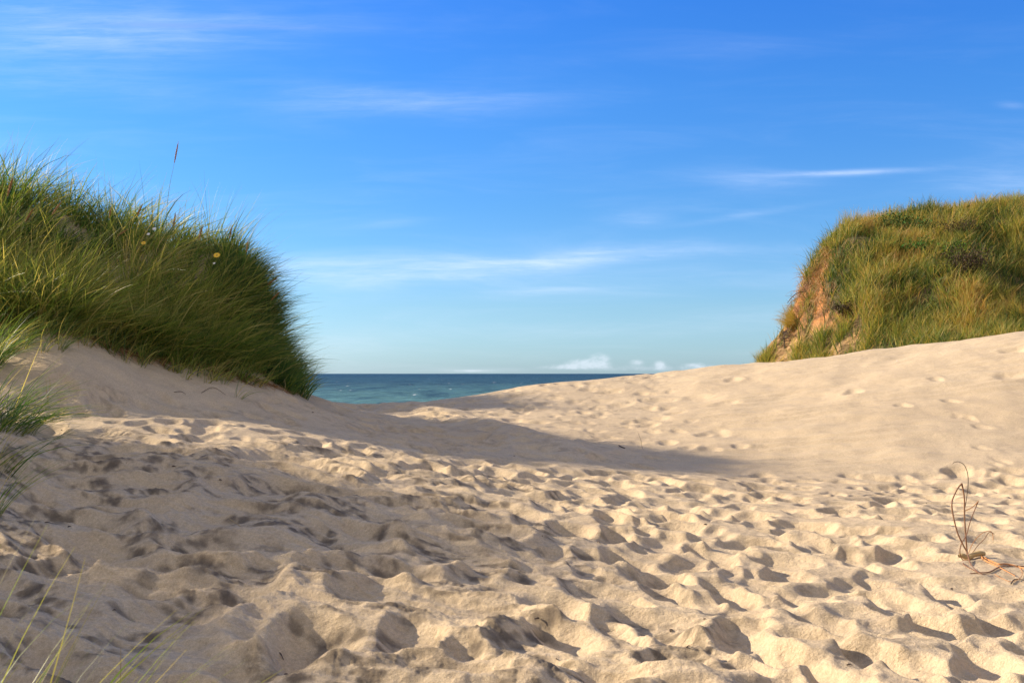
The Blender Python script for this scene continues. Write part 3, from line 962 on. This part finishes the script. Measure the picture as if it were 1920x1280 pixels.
tube_obj("root_fibre", RP([(1810, 1040), (1825, 1022, .05), (1842, 1010, .1), (1858, 1004, .14), (1874, 1004, .18), (1881, 1012, .2), (1881, 1022, .2)]), [.0025] * 7, ORANGE, root, 5)
tube_obj("root_fibre", RP([(1818, 1038), (1832, 1025, .03), (1848, 1014, .06), (1862, 1003, .1), (1872, 1006, .1)]), [.0025] * 5, RUNNER, root, 5)
tube_obj("root_fibre", RP([(1835, 1042), (1840, 1052, -.04), (1858, 1062, -.06), (1872, 1070, -.08), (1898, 1080, -.10)]), [.007, .006, .005, .004, .003], ORANGE, root)
tube_obj("root_fibre", RP([(1837, 1044), (1850, 1054, -.05), (1868, 1062, -.05), (1880, 1060, -.04), (1900, 1062, -.02), (1925, 1070, 0), (1950, 1072, .05)]), [.006, .006, .007, .008, .007, .005, .003], ORANGE, root)
tube_obj("root_fibre", RP([(1814, 1076, -.08), (1832, 1077, -.08), (1850, 1075, -.06), (1870, 1069, -.03), (1895, 1064, 0), (1920, 1061, .05), (1960, 1058, .12)]), [.003, .004, .005, .005, .004, .004, .003], RUNNER, root)
tube_obj("root_fibre", RP([(1800, 1050), (1803, 1060, -.03), (1818, 1070, -.06), (1836, 1080, -.10), (1848, 1078, -.1)]), [.004, .004, .003, .003, .002], RUNNER, root, 5)
tube_obj("root_fibre", RP([(1890, 1090, -.10), (1896, 1084, -.10), (1908, 1084, -.1), (1925, 1088, -.08), (1960, 1086, -.05)]), [.004, .004, .003, .003, .002], DARKTWIG, root, 5)
tube_obj("root_fibre", RP([(1905, 1066, -.02), (1911, 1074, -.03), (1908, 1082, -.04), (1890, 1086, -.06), (1868, 1082, -.08), (1860, 1078, -.08)]), [.002] * 6, ORANGE, root, 5)

# single stems and bits of blade lying on or standing in the sand
STEMS = [  # pixels of both ends and middle, standing or lying, radius, material, label
    ([(1204, 842), (1201, 826), (1196, 812)], 'stand', .003, DARKTWIG, "thin dark stem standing upright in sand where the path meets the right slope"),
    ([(432, 978), (450, 992), (466, 1006)], 'lie', .003, STRAW, "short straw-coloured blade lying on grey sand in the left foreground"),
    ([(92, 752), (88, 728), (85, 700)], 'stand', .004, STRAW, "pale dry straw standing upright on the lit sand edge, beside the large left tuft"),
    ([(90, 750), (94, 720), (90, 702)], 'stand', .0035, STRAW, "second pale straw crossing the upright one beside the large left tuft"),
    ([(232, 1290), (231, 1255), (229, 1228)], 'stand', .0018, STRAW, "thin curved pale stem rising at the bottom edge, left foreground"),
    ([(327, 738), (340, 737), (349, 741)], 'lie', .004, DARKTWIG, "dark forked twig lying on the shaded slope below the left grass"),
    ([(378, 738), (400, 734), (424, 745)], 'lie', .004, DARKTWIG, "long bent dark twig on the shaded slope, right of the forked one"),
    ([(1258, 1206), (1264, 1214), (1268, 1224)], 'lie', .003, DARKTWIG, "dark sliver of stem between two footprints in the right foreground"),
    ([(1276, 1214), (1287, 1224), (1292, 1222)], 'lie', .003, DARKTWIG, "small hooked dark stem right of the sliver between two footprints"),
    ([(1160, 836), (1166, 841), (1172, 842)], 'lie', .010, DARKTWIG, "small dark scrap lying left of the thin upright stem"),
    ([(724, 750), (727, 762), (731, 768)], 'stand', .004, DARKTWIG, "short dark stem poking from the sand in front of the sea crest"),
    ([(740, 746), (756, 744), (772, 752)], 'lie', .004, DARKTWIG, "arched dark stem beside the sunlit crest in front of the sea"),
    ([(793, 743), (806, 745), (816, 750)], 'lie', .004, DARKTWIG, "dark twig lying just right of the sunlit crest below the sea"),
    ([(612, 752), (616, 746), (628, 744)], 'lie', .004, DARKTWIG, "hooked dark stem on the crest nearest the end of the left grass"),
    ([(628, 754), (628, 742), (627, 738)], 'stand', .004, DARKTWIG, "short upright stem on the crest nearest the end of the left grass"),
    ([(1400, 925), (1407, 918), (1415, 912)], 'stand', .003, STRAW, "pale broken straw leaning out of the sand in the middle of the path"),
    ([(14, 951), (22, 943), (28, 935)], 'lie', .003, DARKTWIG, "dark curl of root on grey sand by the left edge"),
    ([(1118, 1012), (1121, 1016), (1125, 1018)], 'lie', .004, DARKTWIG, "dark crumb of bark on the lit sand in the middle foreground"),
    ([(528, 1204), (531, 1208), (535, 1211)], 'lie', .003, DARKTWIG, "tiny dark chip in the shaded hollow at the bottom left"),
    ([(532, 735), (535, 726), (533, 712)], 'stand', .004, STRAW, "short pale stub at the foot of the grass end by the sea"),
]
for pix, how, rd, mt, lab in STEMS:
    if how == 'stand':
        x0, y0, _ = gp(*pix[0]) if pix[0][1] < 1280 else gp(pix[0][0], 1279)
        k = y0 / FPX
        z0 = float(surf(x0, y0))
        pts = [((q[0] - pix[0][0]) * k, 0.01 * i, (pix[0][1] - q[1]) * k - (0.01 if i == 0 else 0)) for i, q in enumerate(pix)]
    else:
        w_ = [gp(*q) for q in pix]
        x0, y0 = w_[0][0], w_[0][1]
        z0 = float(surf(x0, y0))
        mh = [float(surf(q[0], q[1])) for q in w_]
        pts = [(q[0] - x0, q[1] - y0, h_ - z0 + rd * 0.8 + (0.012 if i == 1 else 0)) for i, (q, h_) in enumerate(zip(w_, mh))]
    o = tube_obj("dry_stem", pts, [rd, rd, rd * 0.5], mt, None, 5, 0.9)
    o.location = (x0, y0, z0)
    tag(o, lab, "dry stem", "loose stems on the sand")


# ------------------------------------------------------------------ seed stalks in the left grass
def seed_mesh(length, r_, seed, tintv):
    """a slim spindle of small overlapping grains along +Z"""
    r = np.random.default_rng(seed)
    V, F, n = [], [], 0
    k = 60
    for i in range(k):
        t = (i + 0.5) / k
        prof = math.sin(math.pi * min(1, t * 1.05 + 0.04)) ** 0.6
        a = i * 2.4
        c = np.array([math.cos(a), math.sin(a), 0]) * r_ * prof * 0.55
        c[2] = t * length
        gl = length * 0.07
        for s in (0,):
            ax = np.array([math.cos(a) * 0.35, math.sin(a) * 0.35, 1.0]); ax /= np.linalg.norm(ax)
            sd = np.cross(ax, [math.cos(a), math.sin(a), 0]); sd /= np.linalg.norm(sd)
            up = np.cross(sd, ax)
            w_ = r_ * 0.42 * prof + 0.0008
            q = [c - ax * gl, c + sd * w_, c + up * w_, c - sd * w_, c - up * w_, c + ax * gl]
            V += q
            for f in ((0, 1, 2), (0, 2, 3), (0, 3, 4), (0, 4, 1), (5, 2, 1), (5, 3, 2), (5, 4, 3), (5, 1, 4)):
                F.append([n + z for z in f])
            n += 6
    return np.array(V), np.array(F)


def seed_stalk(px_tip, py_tip, px_b, py_b, D, hl, label, tint=0.75, rr=0.012):
    """stalk with a seed head: tip and base in photo pixels at distance D"""
    tip, bse = Vector(P(px_tip, py_tip, D)), Vector(P(px_b, py_b, D))
    g = float(surf(bse.x, bse.y))
    root = empty("seed_stalk", (bse.x, bse.y, g))
    tag(root, label, "seed stalk", "seed stalks standing up in the left marram grass")
    o = Vector((bse.x, bse.y, g))
    d = (tip - bse).normalized()
    st_end = tip - d * hl - o
    foot = Vector((0, 0, -0.03))
    mid = (bse - o) * 0.9 + Vector((0.0, 0, 0.0))
    pts = [foot, mid * 0.5, mid + (st_end - mid) * 0.4 + Vector((-0.01, 0, 0)), st_end]
    if mid.length < 0.05:
        pts = [foot, st_end * 0.5 + Vector((-0.015, 0, 0)), st_end]
    tube_obj("stem", [tuple(p) for p in pts], [.0035] * (len(pts) - 1) + [.0022], MARRAM, root, 5, 0.62)
    V, F = seed_mesh(hl, rr, int(px_tip), tint)
    h = new_mesh("seed_head", V, F, STRAW, False, {'tint': np.full(len(V), tint), 'along': np.full(len(V), 0.5)}, root)
    h.location = st_end
    h.rotation_mode = 'QUATERNION'
    h.rotation_quaternion = d.to_track_quat('Z', 'Y')


for a in [
    (331, 262, 308, 390, 18.0, .38, "tall lone seed stalk rising far above the left grass into the sky", .6, .013),
    (20, 328, 8, 372, 16.5, .33, "thick orange-brown seed head at the upper left corner of the grass", .55, .022),
    (206, 384, 201, 412, 17.3, .22, "seed head above the grass a little left of its brightest patch", .6, .016),
    (265, 380, 253, 406, 17.6, .24, "seed head leaning right just left of the tall lone stalk", .55, .018),
    (327, 396, 322, 430, 17.6, .25, "reddish seed head just right of the tall lone stalk's foot", .4, .014),
    (378, 420, 370, 452, 17.4, .26, "pale seed head above the yellow flower", .7, .018),
    (434, 420, 428, 448, 17.8, .24, "slim dark seed head on the skyline right of the yellow flower", .2, .013),
    (464, 448, 460, 472, 17.6, .22, "slim tan seed head standing up where the skyline starts to fall", .6, .014),
    (522, 518, 500, 534, 17.6, .24, "dark seed head leaning over the end of the grass towards the sea, upper one", .25, .013),
    (524, 546, 508, 562, 17.4, .2, "reddish seed head leaning over the end of the grass towards the sea, lower one", .35, .013),
    (60, 388, 48, 408, 16.4, .26, "brown seed head half buried in the dark grass at the left", .3, .02),
    (112, 376, 98, 396, 16.6, .26, "straw-coloured seed head leaning right in the grass near the left edge", .65, .02),
    (238, 428, 226, 436, 17.0, .2, "small seed head lying over in the middle of the grass", .6, .014),
]:
    seed_stalk(*a)


# yellow and white flowers
def flat_mat(name, col, rough=0.6):
    m, t, b = material(name)
    oc = t.node('ShaderNodeTexCoord').outputs['Object']
    t.put(b.inputs['Base Color'], t.mix(t.noise(oc, 80, 2), (*[c * 0.85 for c in col], 1), (*col, 1)))
    b.inputs['Roughness'].default_value = rough
    return m


YEL = flat_mat("yellow_petal", (0.85, 0.52, 0.02))
WHT = flat_mat("white_seed_fluff", (0.80, 0.78, 0.74))
DISC = flat_mat("flower_disc", (0.45, 0.24, 0.03))


def flower(px, py, D, size, petal_mat, label, cat, npet=12, group=None, tilt=0.9):
    p = Vector(P(px, py, D))
    g = float(surf(p.x, p.y))
    root = empty("flower", (p.x, p.y, g))
    tag(root, label, cat, group)
    h = max(p.z - g, 0.15)
    tube_obj("stem", [(0.0, 0, -0.02), (0.02, 0, h * 0.5), (0, 0, h)], [.003, .003, .002], MARRAM, root, 5, 0.4)
    V, F, n = [], [], 0
    for i in range(npet):
        a = 2 * math.pi * i / npet
        c, s = math.cos(a), math.sin(a)
        wd = size * 0.20
        for rr_, ww, zz in ((0.15, 0.5, 0), (0.6, 1, 0.10 * size), (1.0, 0.45, 0.02 * size)):
            for sg in (-1, 1):
                V.append((c * size * rr_ - s * wd * ww * sg, s * size * rr_ + c * wd * ww * sg, zz))
        for q in (0, 2):
            F.append((n + q, n + q + 1, n + q + 3, n + q + 2))
        n += 6
    pet = new_mesh("petals", V, F, petal_mat, True, None, root)
    pet.location = (0, 0, h)
    pet.rotation_euler = (tilt, 0, 0)
    nl = 8
    V = [(0, 0, size * 0.2)] + [(math.cos(2 * math.pi * i / nl) * size * 0.28, math.sin(2 * math.pi * i / nl) * size * 0.28, 0.04 * size) for i in range(nl)]
    F = [(0, 1 + i, 1 + (i + 1) % nl) for i in range(nl)]
    d = new_mesh("flower_disc", V, F, DISC if petal_mat is YEL else petal_mat, True, None, root)
    d.location = (0, 0, h)
    d.rotation_euler = (tilt, 0, 0)


flower(405, 478, 16.7, 0.055, YEL, "bright yellow flower head in the grass near the right end", "flower", group="flowers in the left marram grass")
flower(267, 455, 16.9, 0.040, YEL, "dull orange-yellow flower head left of the middle of the grass", "flower", group="flowers in the left marram grass")
flower(287, 428, 17.0, 0.034, WHT, "white fluffy flower head near the top of the grass, right-hand of the pair", "flower", 9, "flowers in the left marram grass")
flower(276, 438, 16.9, 0.028, WHT, "white fluffy flower head near the top of the grass, left-hand of the pair", "flower", 9, "flowers in the left marram grass")
flower(400, 493, 16.6, 0.022, WHT, "tiny white bud just below the bright yellow flower", "flower", 8, "flowers in the left marram grass")


# ------------------------------------------------------------------ the dune behind the right slope
PX = np.array([5.0, 7.6, 8.4, 9.0, 9.6, 9.95, 10.15, 10.35, 10.7, 11.2, 11.9, 13.5, 18.0, 24.0, 40.0])
PZ = np.array([-1.5, 0.6, 1.55, 2.2, 3.05, 3.7, 4.2, 4.75, 5.35, 6.0, 6.5, 7.0, 7.35, 7.6, 7.0])


def hill_h(x, y):
    x = np.asarray(x, float); y = np.asarray(y, float)
    xs_ = x - 0.34 * np.maximum(y - 38.0, 0) - 0.10 * np.maximum(38.0 - y, 0) + 0.22 * fbm(x * 0.5, y * 0.5, 301, 3)
    f = sstep(y + 0.9 * fbm(x * 0.35, y * 0.2, 302, 2), 28.5, 39.5)
    back = 1 - sstep(y, 50, 64)
    prof = np.interp(xs_, PX, PZ)
    lift = f * (0.75 + 0.25 * sstep(y, 29, 34))
    z = -1.5 + (prof + 1.5) * np.clip(0.42 + 0.58 * lift, 0, 1) * back - 1.5 * (1 - sstep(y, 27.5, 30))
    z = z + 0.22 * fbm(x * 0.55, y * 0.55, 303, 4) * sstep(xs_, 9.6, 11.5)
    cl = np.exp(-((xs_ - 9.7) / 0.9) ** 2)
    z = z + 0.22 * cl * fbm(x * 1.8, y * 2.2, 305, 3)
    return z


def bare_amt(x, y):
    xs_ = x - 0.34 * np.maximum(y - 38.0, 0) - 0.10 * np.maximum(38.0 - y, 0) + 0.22 * fbm(x * 0.5, y * 0.5, 301, 3)
    return sstep(8.8 + 1.65 * sstep(y, 34, 38) + 0.4 * fbm(x * 0.8, y * 0.8, 307, 3) - xs_, 0.0, 0.8)


hx, hy = np.arange(5, 36, 0.11), np.arange(27.5, 66, 0.11)
HY, HX = np.meshgrid(hy, hx, indexing='ij')
HZ = hill_h(HX, HY)


hgy, hgx = np.gradient(HZ, 0.11)
HS = np.hypot(hgx, hgy)
BARE = np.maximum(bare_amt(HX, HY), sstep(HS, 1.5, 2.3) * sstep(13.0 - HX, 0, 1.0))


def sample_hill(n, r):
    wgt = np.sqrt(1 + HS ** 2).ravel()
    wgt = wgt * (HX.ravel() > 8) * (HX.ravel() < 24) * (HY.ravel() > 29.5) * np.where(HY.ravel() < 42, 1.0, 0.4) * (HY.ravel() < 47)
    k = r.choice(len(wgt), n, p=wgt / wgt.sum())
    j = r.uniform(-0.055, 0.055, (n, 2))
    return HX.ravel()[k] + j[:, 0], HY.ravel()[k] + j[:, 1], BARE.ravel()[k]


def make_soil():
    m, t, b = material("dune_soil")
    geo = t.node('ShaderNodeNewGeometry').outputs['Position']
    sp = t.node('ShaderNodeSeparateXYZ')
    t.l.new(geo, sp.inputs[0])
    n1 = t.noise(t.vmul(geo, (1.0, 1.0, 2.2)), 1.6, 5, 0.65)
    soil = t.mix(t.smooth(n1, 0.35, 0.65), (0.13, 0.055, 0.022, 1), (0.50, 0.21, 0.065, 1))
    sandc = t.mix(t.smooth(n1, 0.35, 0.65), (0.20, 0.11, 0.045, 1), (0.50, 0.32, 0.15, 1))
    hgt = t.smooth(t.math('ADD', sp.outputs[2], t.math('MULTIPLY', n1, 1.2)), 2.7, 4.2)
    col = t.mix(hgt, sandc, soil)
    col = t.mix(attr(t, 'bare'), (0.15, 0.105, 0.045, 1), col)
    t.put(b.inputs['Base Color'], col)
    b.inputs['Roughness'].default_value = 0.95
    bp = t.node('ShaderNodeBump')
    bp.inputs['Strength'].default_value = 1.0
    bp.inputs['Distance'].default_value = 0.12
    t.put(bp.inputs['Height'], t.noise(geo, 4.0, 5, 0.7))
    t.l.new(bp.outputs[0], b.inputs['Normal'])
    return m


hill = new_mesh("dune", np.stack([HX, HY, HZ], -1), grid_faces(len(hy), len(hx)), make_soil(), True, {'bare': BARE})
tag(hill, "steep dune with an eroded orange face behind the right sand slope", "dune", kind='structure')

r4 = np.random.default_rng(31)
nC = 8500
sx_, sy_, sb_ = sample_hill(nC, r4)
hc = np.stack([sx_, sy_], -1)
# only where it can be seen from near the path
pxh = 960 + FPX * hc[:, 0] / hc[:, 1]
inn_ = (pxh > 1380) & (pxh < 2150)
hc, ba = hc[inn_], sb_[inn_]
keep = r4.random(len(hc)) > ba * 0.95
hc = hc[keep]
hp = fbm(hc[:, 0] * 0.42, hc[:, 1] * 0.42, 311, 3, 0.6)
hz_ = hill_h(hc[:, 0], hc[:, 1])
keep = r4.random(len(hc)) < np.clip(1.1 + 2.0 * hp, 0.5, 1)
hc, hp, hz_ = hc[keep], hp[keep], hz_[keep]
toptint = 0.22 * sstep(hz_, 5.5, 7.0) - 0.08 * sstep(3.5 - hz_, 0, 1.5)
orange = 0.04 * sstep(13.0 - hc[:, 0], 0, 1.5)
G = Grass()
tufts(G, hc, 22, r4, L=(0.38, 0.75), spread=0.16, wind=(0.16, -0.12), width=0.017, nseg=4, tint=(0.38, 0.20), tint_c=0.48 * hp + toptint + orange + r4.normal(0, 0.15, len(hc)), wvar=1.5,
      lean=0.40, droop=0.55, height=hill_h)
hill_grass = G.build("dune_grass", HILLGR)
tag(hill_grass, "yellow-green tussock grass covering the steep dune on the right", "grass", kind='stuff')

# root mats hanging over the bare face
G = Grass()
n = 60000
bx, by, ba = sample_hill(n, r4)
zz = hill_h(bx, by)
k = (ba > 0.12) & (zz > 2.9 + 1.6 * r4.random(n))
bx, by, zz = bx[k], by[k], zz[k]
n = len(bx)
base = np.stack([bx, by, zz + 0.02], -1)
d0 = np.stack([r4.normal(-0.55, 0.35, n), r4.normal(-0.5, 0.35, n), r4.normal(0.15, 0.35, n)], -1)
G.add(base, d0, np.stack([r4.normal(0, .3, n), r4.normal(0, .3, n), -np.abs(r4.normal(1.6, 0.5, n))], -1), r4.uniform(0.25, 0.7, n), r4.uniform(0.010, 0.020, n), 4, r4.normal(0.55, 0.25, n), r4)
roots = G.build("hanging_roots", STRAW)
tag(roots, "orange-brown dead roots and grass hanging over the eroded face of the right dune", "dead roots", kind='stuff')


def hill_at(px, py):
    D = np.linspace(27, 60, 900)
    x = D * (px - 960) / FPX
    z = CAM_Z + D * (HORIZON - py) / FPX
    g = hill_h(x, D)
    k = np.nonzero(g >= z)[0]
    i = k[0] if len(k) else int(np.argmin(z - g))
    return float(x[i]), float(D[i]), float(g[i])


def leaf_shrub(px, py, w_, h_, label, seed, cols, nleaf=1400, leaf=0.045, bare=False):
    r = np.random.default_rng(seed)
    x, y, z = hill_at(px, py)
    z -= 0.25 * h_
    root = empty("shrub", (x, y, z))
    tag(root, label, "shrub", "shrubs on the right dune")
    stems_v, stems_f, n = [], [], 0
    tips = []
    for i in range(9):
        a = r.uniform(0, 2 * math.pi)
        l = r.uniform(0.5, 1.0)
        e = np.array([math.cos(a) * w_ * 0.5 * l, math.sin(a) * w_ * 0.4 * l, h_ * r.uniform(0.55, 0.95)])
        m_ = e * 0.5 + np.array([0, 0, h_ * 0.15])
        V, F = tube([(0, 0, -0.15), tuple(m_), tuple(e)], [0.02, 0.013, 0.006], '', None, sides=5)
        stems_v.append(V); stems_f.append(F + n); n += len(V)
        tips += [m_, e, (m_ + e) / 2]
    new_mesh("stem", np.vstack(stems_v), np.vstack(stems_f), DARKTWIG, True, None, root)
    if bare:
        return root
    m, t, b = material("shrub_leaf")
    t.put(b.inputs['Base Color'], t.mix(attr(t, 'tint'), cols[0], cols[1]))
    b.inputs['Roughness'].default_value = 0.75
    b.inputs['Specular IOR Level'].default_value = 0.15
    tips = np.array(tips)
    c = tips[r.integers(0, len(tips), nleaf)] + r.normal(0, 1, (nleaf, 3)) * np.array([w_, w_ * 0.8, h_]) * 0.16
    c[:, 2] = np.maximum(c[:, 2], 0.1)
    nrm = r.normal(0, 1, (nleaf, 3)); nrm /= np.linalg.norm(nrm, axis=1, keepdims=True)
    tv = np.cross(nrm, r.normal(0, 1, (nleaf, 3))); tv /= np.linalg.norm(tv, axis=1, keepdims=True)
    bv = np.cross(nrm, tv)
    s = leaf * r.uniform(0.6, 1.3, nleaf)[:, None]
    V = np.stack([c - tv * s, c + bv * s * 0.5, c + tv * s, c - bv * s * 0.5], 1).reshape(-1, 3)
    F = np.arange(nleaf * 4).reshape(-1, 4)
    new_mesh("foliage", V, F, m, False, {'tint': np.repeat(r.random(nleaf), 4)}, root)
    return root


GR = ((0.025, 0.06, 0.012, 1), (0.07, 0.15, 0.03, 1))
DG = ((0.015, 0.03, 0.010, 1), (0.05, 0.08, 0.025, 1))
BR = ((0.03, 0.022, 0.014, 1), (0.10, 0.07, 0.04, 1))
leaf_shrub(1686, 445, 1.5, 1.0, "dark green leafy shrub, highest on the right dune", 41, GR, 1700)
leaf_shrub(1735, 440, 0.9, 0.6, "small green shrub just right of the highest one", 42, GR, 800)
leaf_shrub(1712, 478, 1.2, 0.6, "bright green shrub below the highest one on the right dune", 43, ((0.03, 0.09, 0.012, 1), (0.08, 0.20, 0.03, 1)), 1200)
leaf_shrub(1788, 480, 0.7, 0.55, "small bright green shrub right of the middle of the dune", 44, ((0.03, 0.09, 0.012, 1), (0.08, 0.20, 0.03, 1)), 700)
leaf_shrub(1820, 515, 1.6, 1.0, "blackish brown withered shrub low right on the dune", 45, BR, 1700, 0.035)
leaf_shrub(1800, 445, 1.6, 0.8, "brown withered shrub near the top right of the dune", 46, BR, 1200, 0.03)
leaf_shrub(1590, 592, 0.9, 0.45, "dark speckled shrub beside the eroded orange face", 47, BR, 1100, 0.04)


def hill_tuft(px, py, n, label, seed, dx_=0.0, **kw):
    r = np.random.default_rng(seed)
    x, y, z = hill_at(px, py)
    x += dx_
    z = float(hill_h(x, y))
    G = Grass()
    tufts(G, np.array([[x, y]]), n, r, height=hill_h, **kw)
    o = G.build("grass_tussock", HILLGR, None, (x, y, z))
    o.location = (x, y, z)
    tag(o, label, "grass tussock", "tussocks on the eroded edge of the right dune")


hill_tuft(1490, 612, 420, "blond tussock drooping out to the left from the eroded face", 51, L=(0.5, 0.85), spread=0.12, wind=(-1.1, -0.1), width=0.010, nseg=7, tint=(0.85, 0.12), lean=0.3, droop=0.8)
hill_tuft(1434, 678, 420, "olive tussock at the far left foot of the right dune", 52, L=(0.3, 0.6), spread=0.22, wind=(0, 0), width=0.012, nseg=4, tint=(0.5, 0.2), lean=0.4, droop=0.4)
hill_tuft(1600, 400, 260, "tall reddish tussock standing up at the dune's upper left shoulder", 53, L=(0.5, 0.95), spread=0.2, wind=(0.0, 0), width=0.010, nseg=5, tint=(0.65, 0.2), lean=0.25, droop=0.25)
hill_tuft(1925, 610, 700, "pale yellow tussock above the sand line at the right edge of the picture", 54, L=(0.7, 1.1), spread=0.5, wind=(-0.1, 0), width=0.012, nseg=6, tint=(0.68, 0.1), lean=0.5, droop=0.5)

# small bare tree on the eroded edge
x, y, z = hill_at(1472, 655)
root = empty("dead_shrub", (x, y, z))
tag(root, "tiny leafless dark tree on the left edge of the right dune, against the sky", "dead tree")
K = y / FPX
tube_obj("trunk", [(0, 0, -.15), (-.02, 0, .2), (-.03, 0.02, .42), (-.01, 0, .55)], [.03, .022, .018, .012], DARKTWIG, root)
r5 = np.random.default_rng(61)
for i in range(16):
    h0 = r5.uniform(.25, .52)
    a = r5.uniform(0, 2 * math.pi)
    l = r5.uniform(.16, .42)
    e = np.array([math.cos(a) * l, math.sin(a) * l * .8, h0 + r5.uniform(.02, .2)])
    s0 = np.array([-.025, .01, h0])
    V1, F1 = tube([tuple(s0), tuple((s0 + e) / 2 + r5.normal(0, .03, 3)), tuple(e)], [.010, .007, .004], '', None, sides=5)
    vs, fs, nn = [V1], [F1], len(V1)
    for q in range(5):
        s1 = s0 + (e - s0) * r5.uniform(.4, 1)
        e1 = s1 + r5.normal(0, .09, 3) + np.array([0, 0, .02])
        V2, F2 = tube([tuple(s1), tuple((s1 + e1) / 2), tuple(e1)], [.006, .005, .003], '', None, sides=4)
        vs.append(V2); fs.append(F2 + nn); nn += len(V2)
    new_mesh("branch", np.vstack(vs), np.vstack(fs), DARKTWIG, True, None, root)

# bare root sticking out of the cliff
x, y, z = hill_at(1512, 548)
o = tube_obj("bare_root", [(0.25, 0, 0.05), (0, 0, 0), (-.30, -.05, -.06), (-.52, -.1, -.22), (-.68, -.1, -.42)], [.02, .018, .014, .012, .008], DARKTWIG, None)
o.location = (x, y, z)
tag(o, "dark bare root sticking out of the eroded face into the sky", "root")

# crumbs of dark plant matter scattered on the sand
V, F = tube([(0, 0, 0.004), (0.012, 0.004, 0.007), (0.026, -0.003, 0.005)], [0.003, 0.0045, 0.002], '', None, sides=5)
crumb0 = None
r6 = np.random.default_rng(71)
for i in range(30):
    d_ = r6.uniform(5.0, 16.0) if i % 3 else r6.uniform(5.0, 8.0)
    x = d_ * r6.uniform(-0.45, 0.45)
    if crumb0 is None:
        o = crumb0 = new_mesh("plant_crumb", V, F, DARKTWIG, True)
        tag(o, "tiny dark crumb of plant matter scattered on the trodden sand", "plant crumb", "plant crumbs scattered on the sand")
    else:
        o = crumb0.copy()
        scene.collection.objects.link(o)
    k = r6.uniform(0.5, 1.5)
    o.scale = (k, k, k)
    o.location = (x, d_, float(surf(x, d_)))
    o.rotation_euler = (0, 0, r6.uniform(0, 6.28))

# one white shell chip on the right crest
x, y, _ = gp(1682, 674)
V = [(0, 0, .012), (.02, 0, 0), (.006, .018, .002), (-.016, .01, 0), (-.014, -.012, .001), (.008, -.016, 0)]
F = [(0, 1, 2), (0, 2, 3), (0, 3, 4), (0, 4, 5), (0, 5, 1)]
o = new_mesh("shell_fragment", V, F, WHT, True)
o.location = (x, y, float(surf(x, y)) + .004)
tag(o, "tiny white shell chip on the smooth sand just below the right crest", "shell")
print("stamps", n_st, "verts", len(rad) * len(ang))
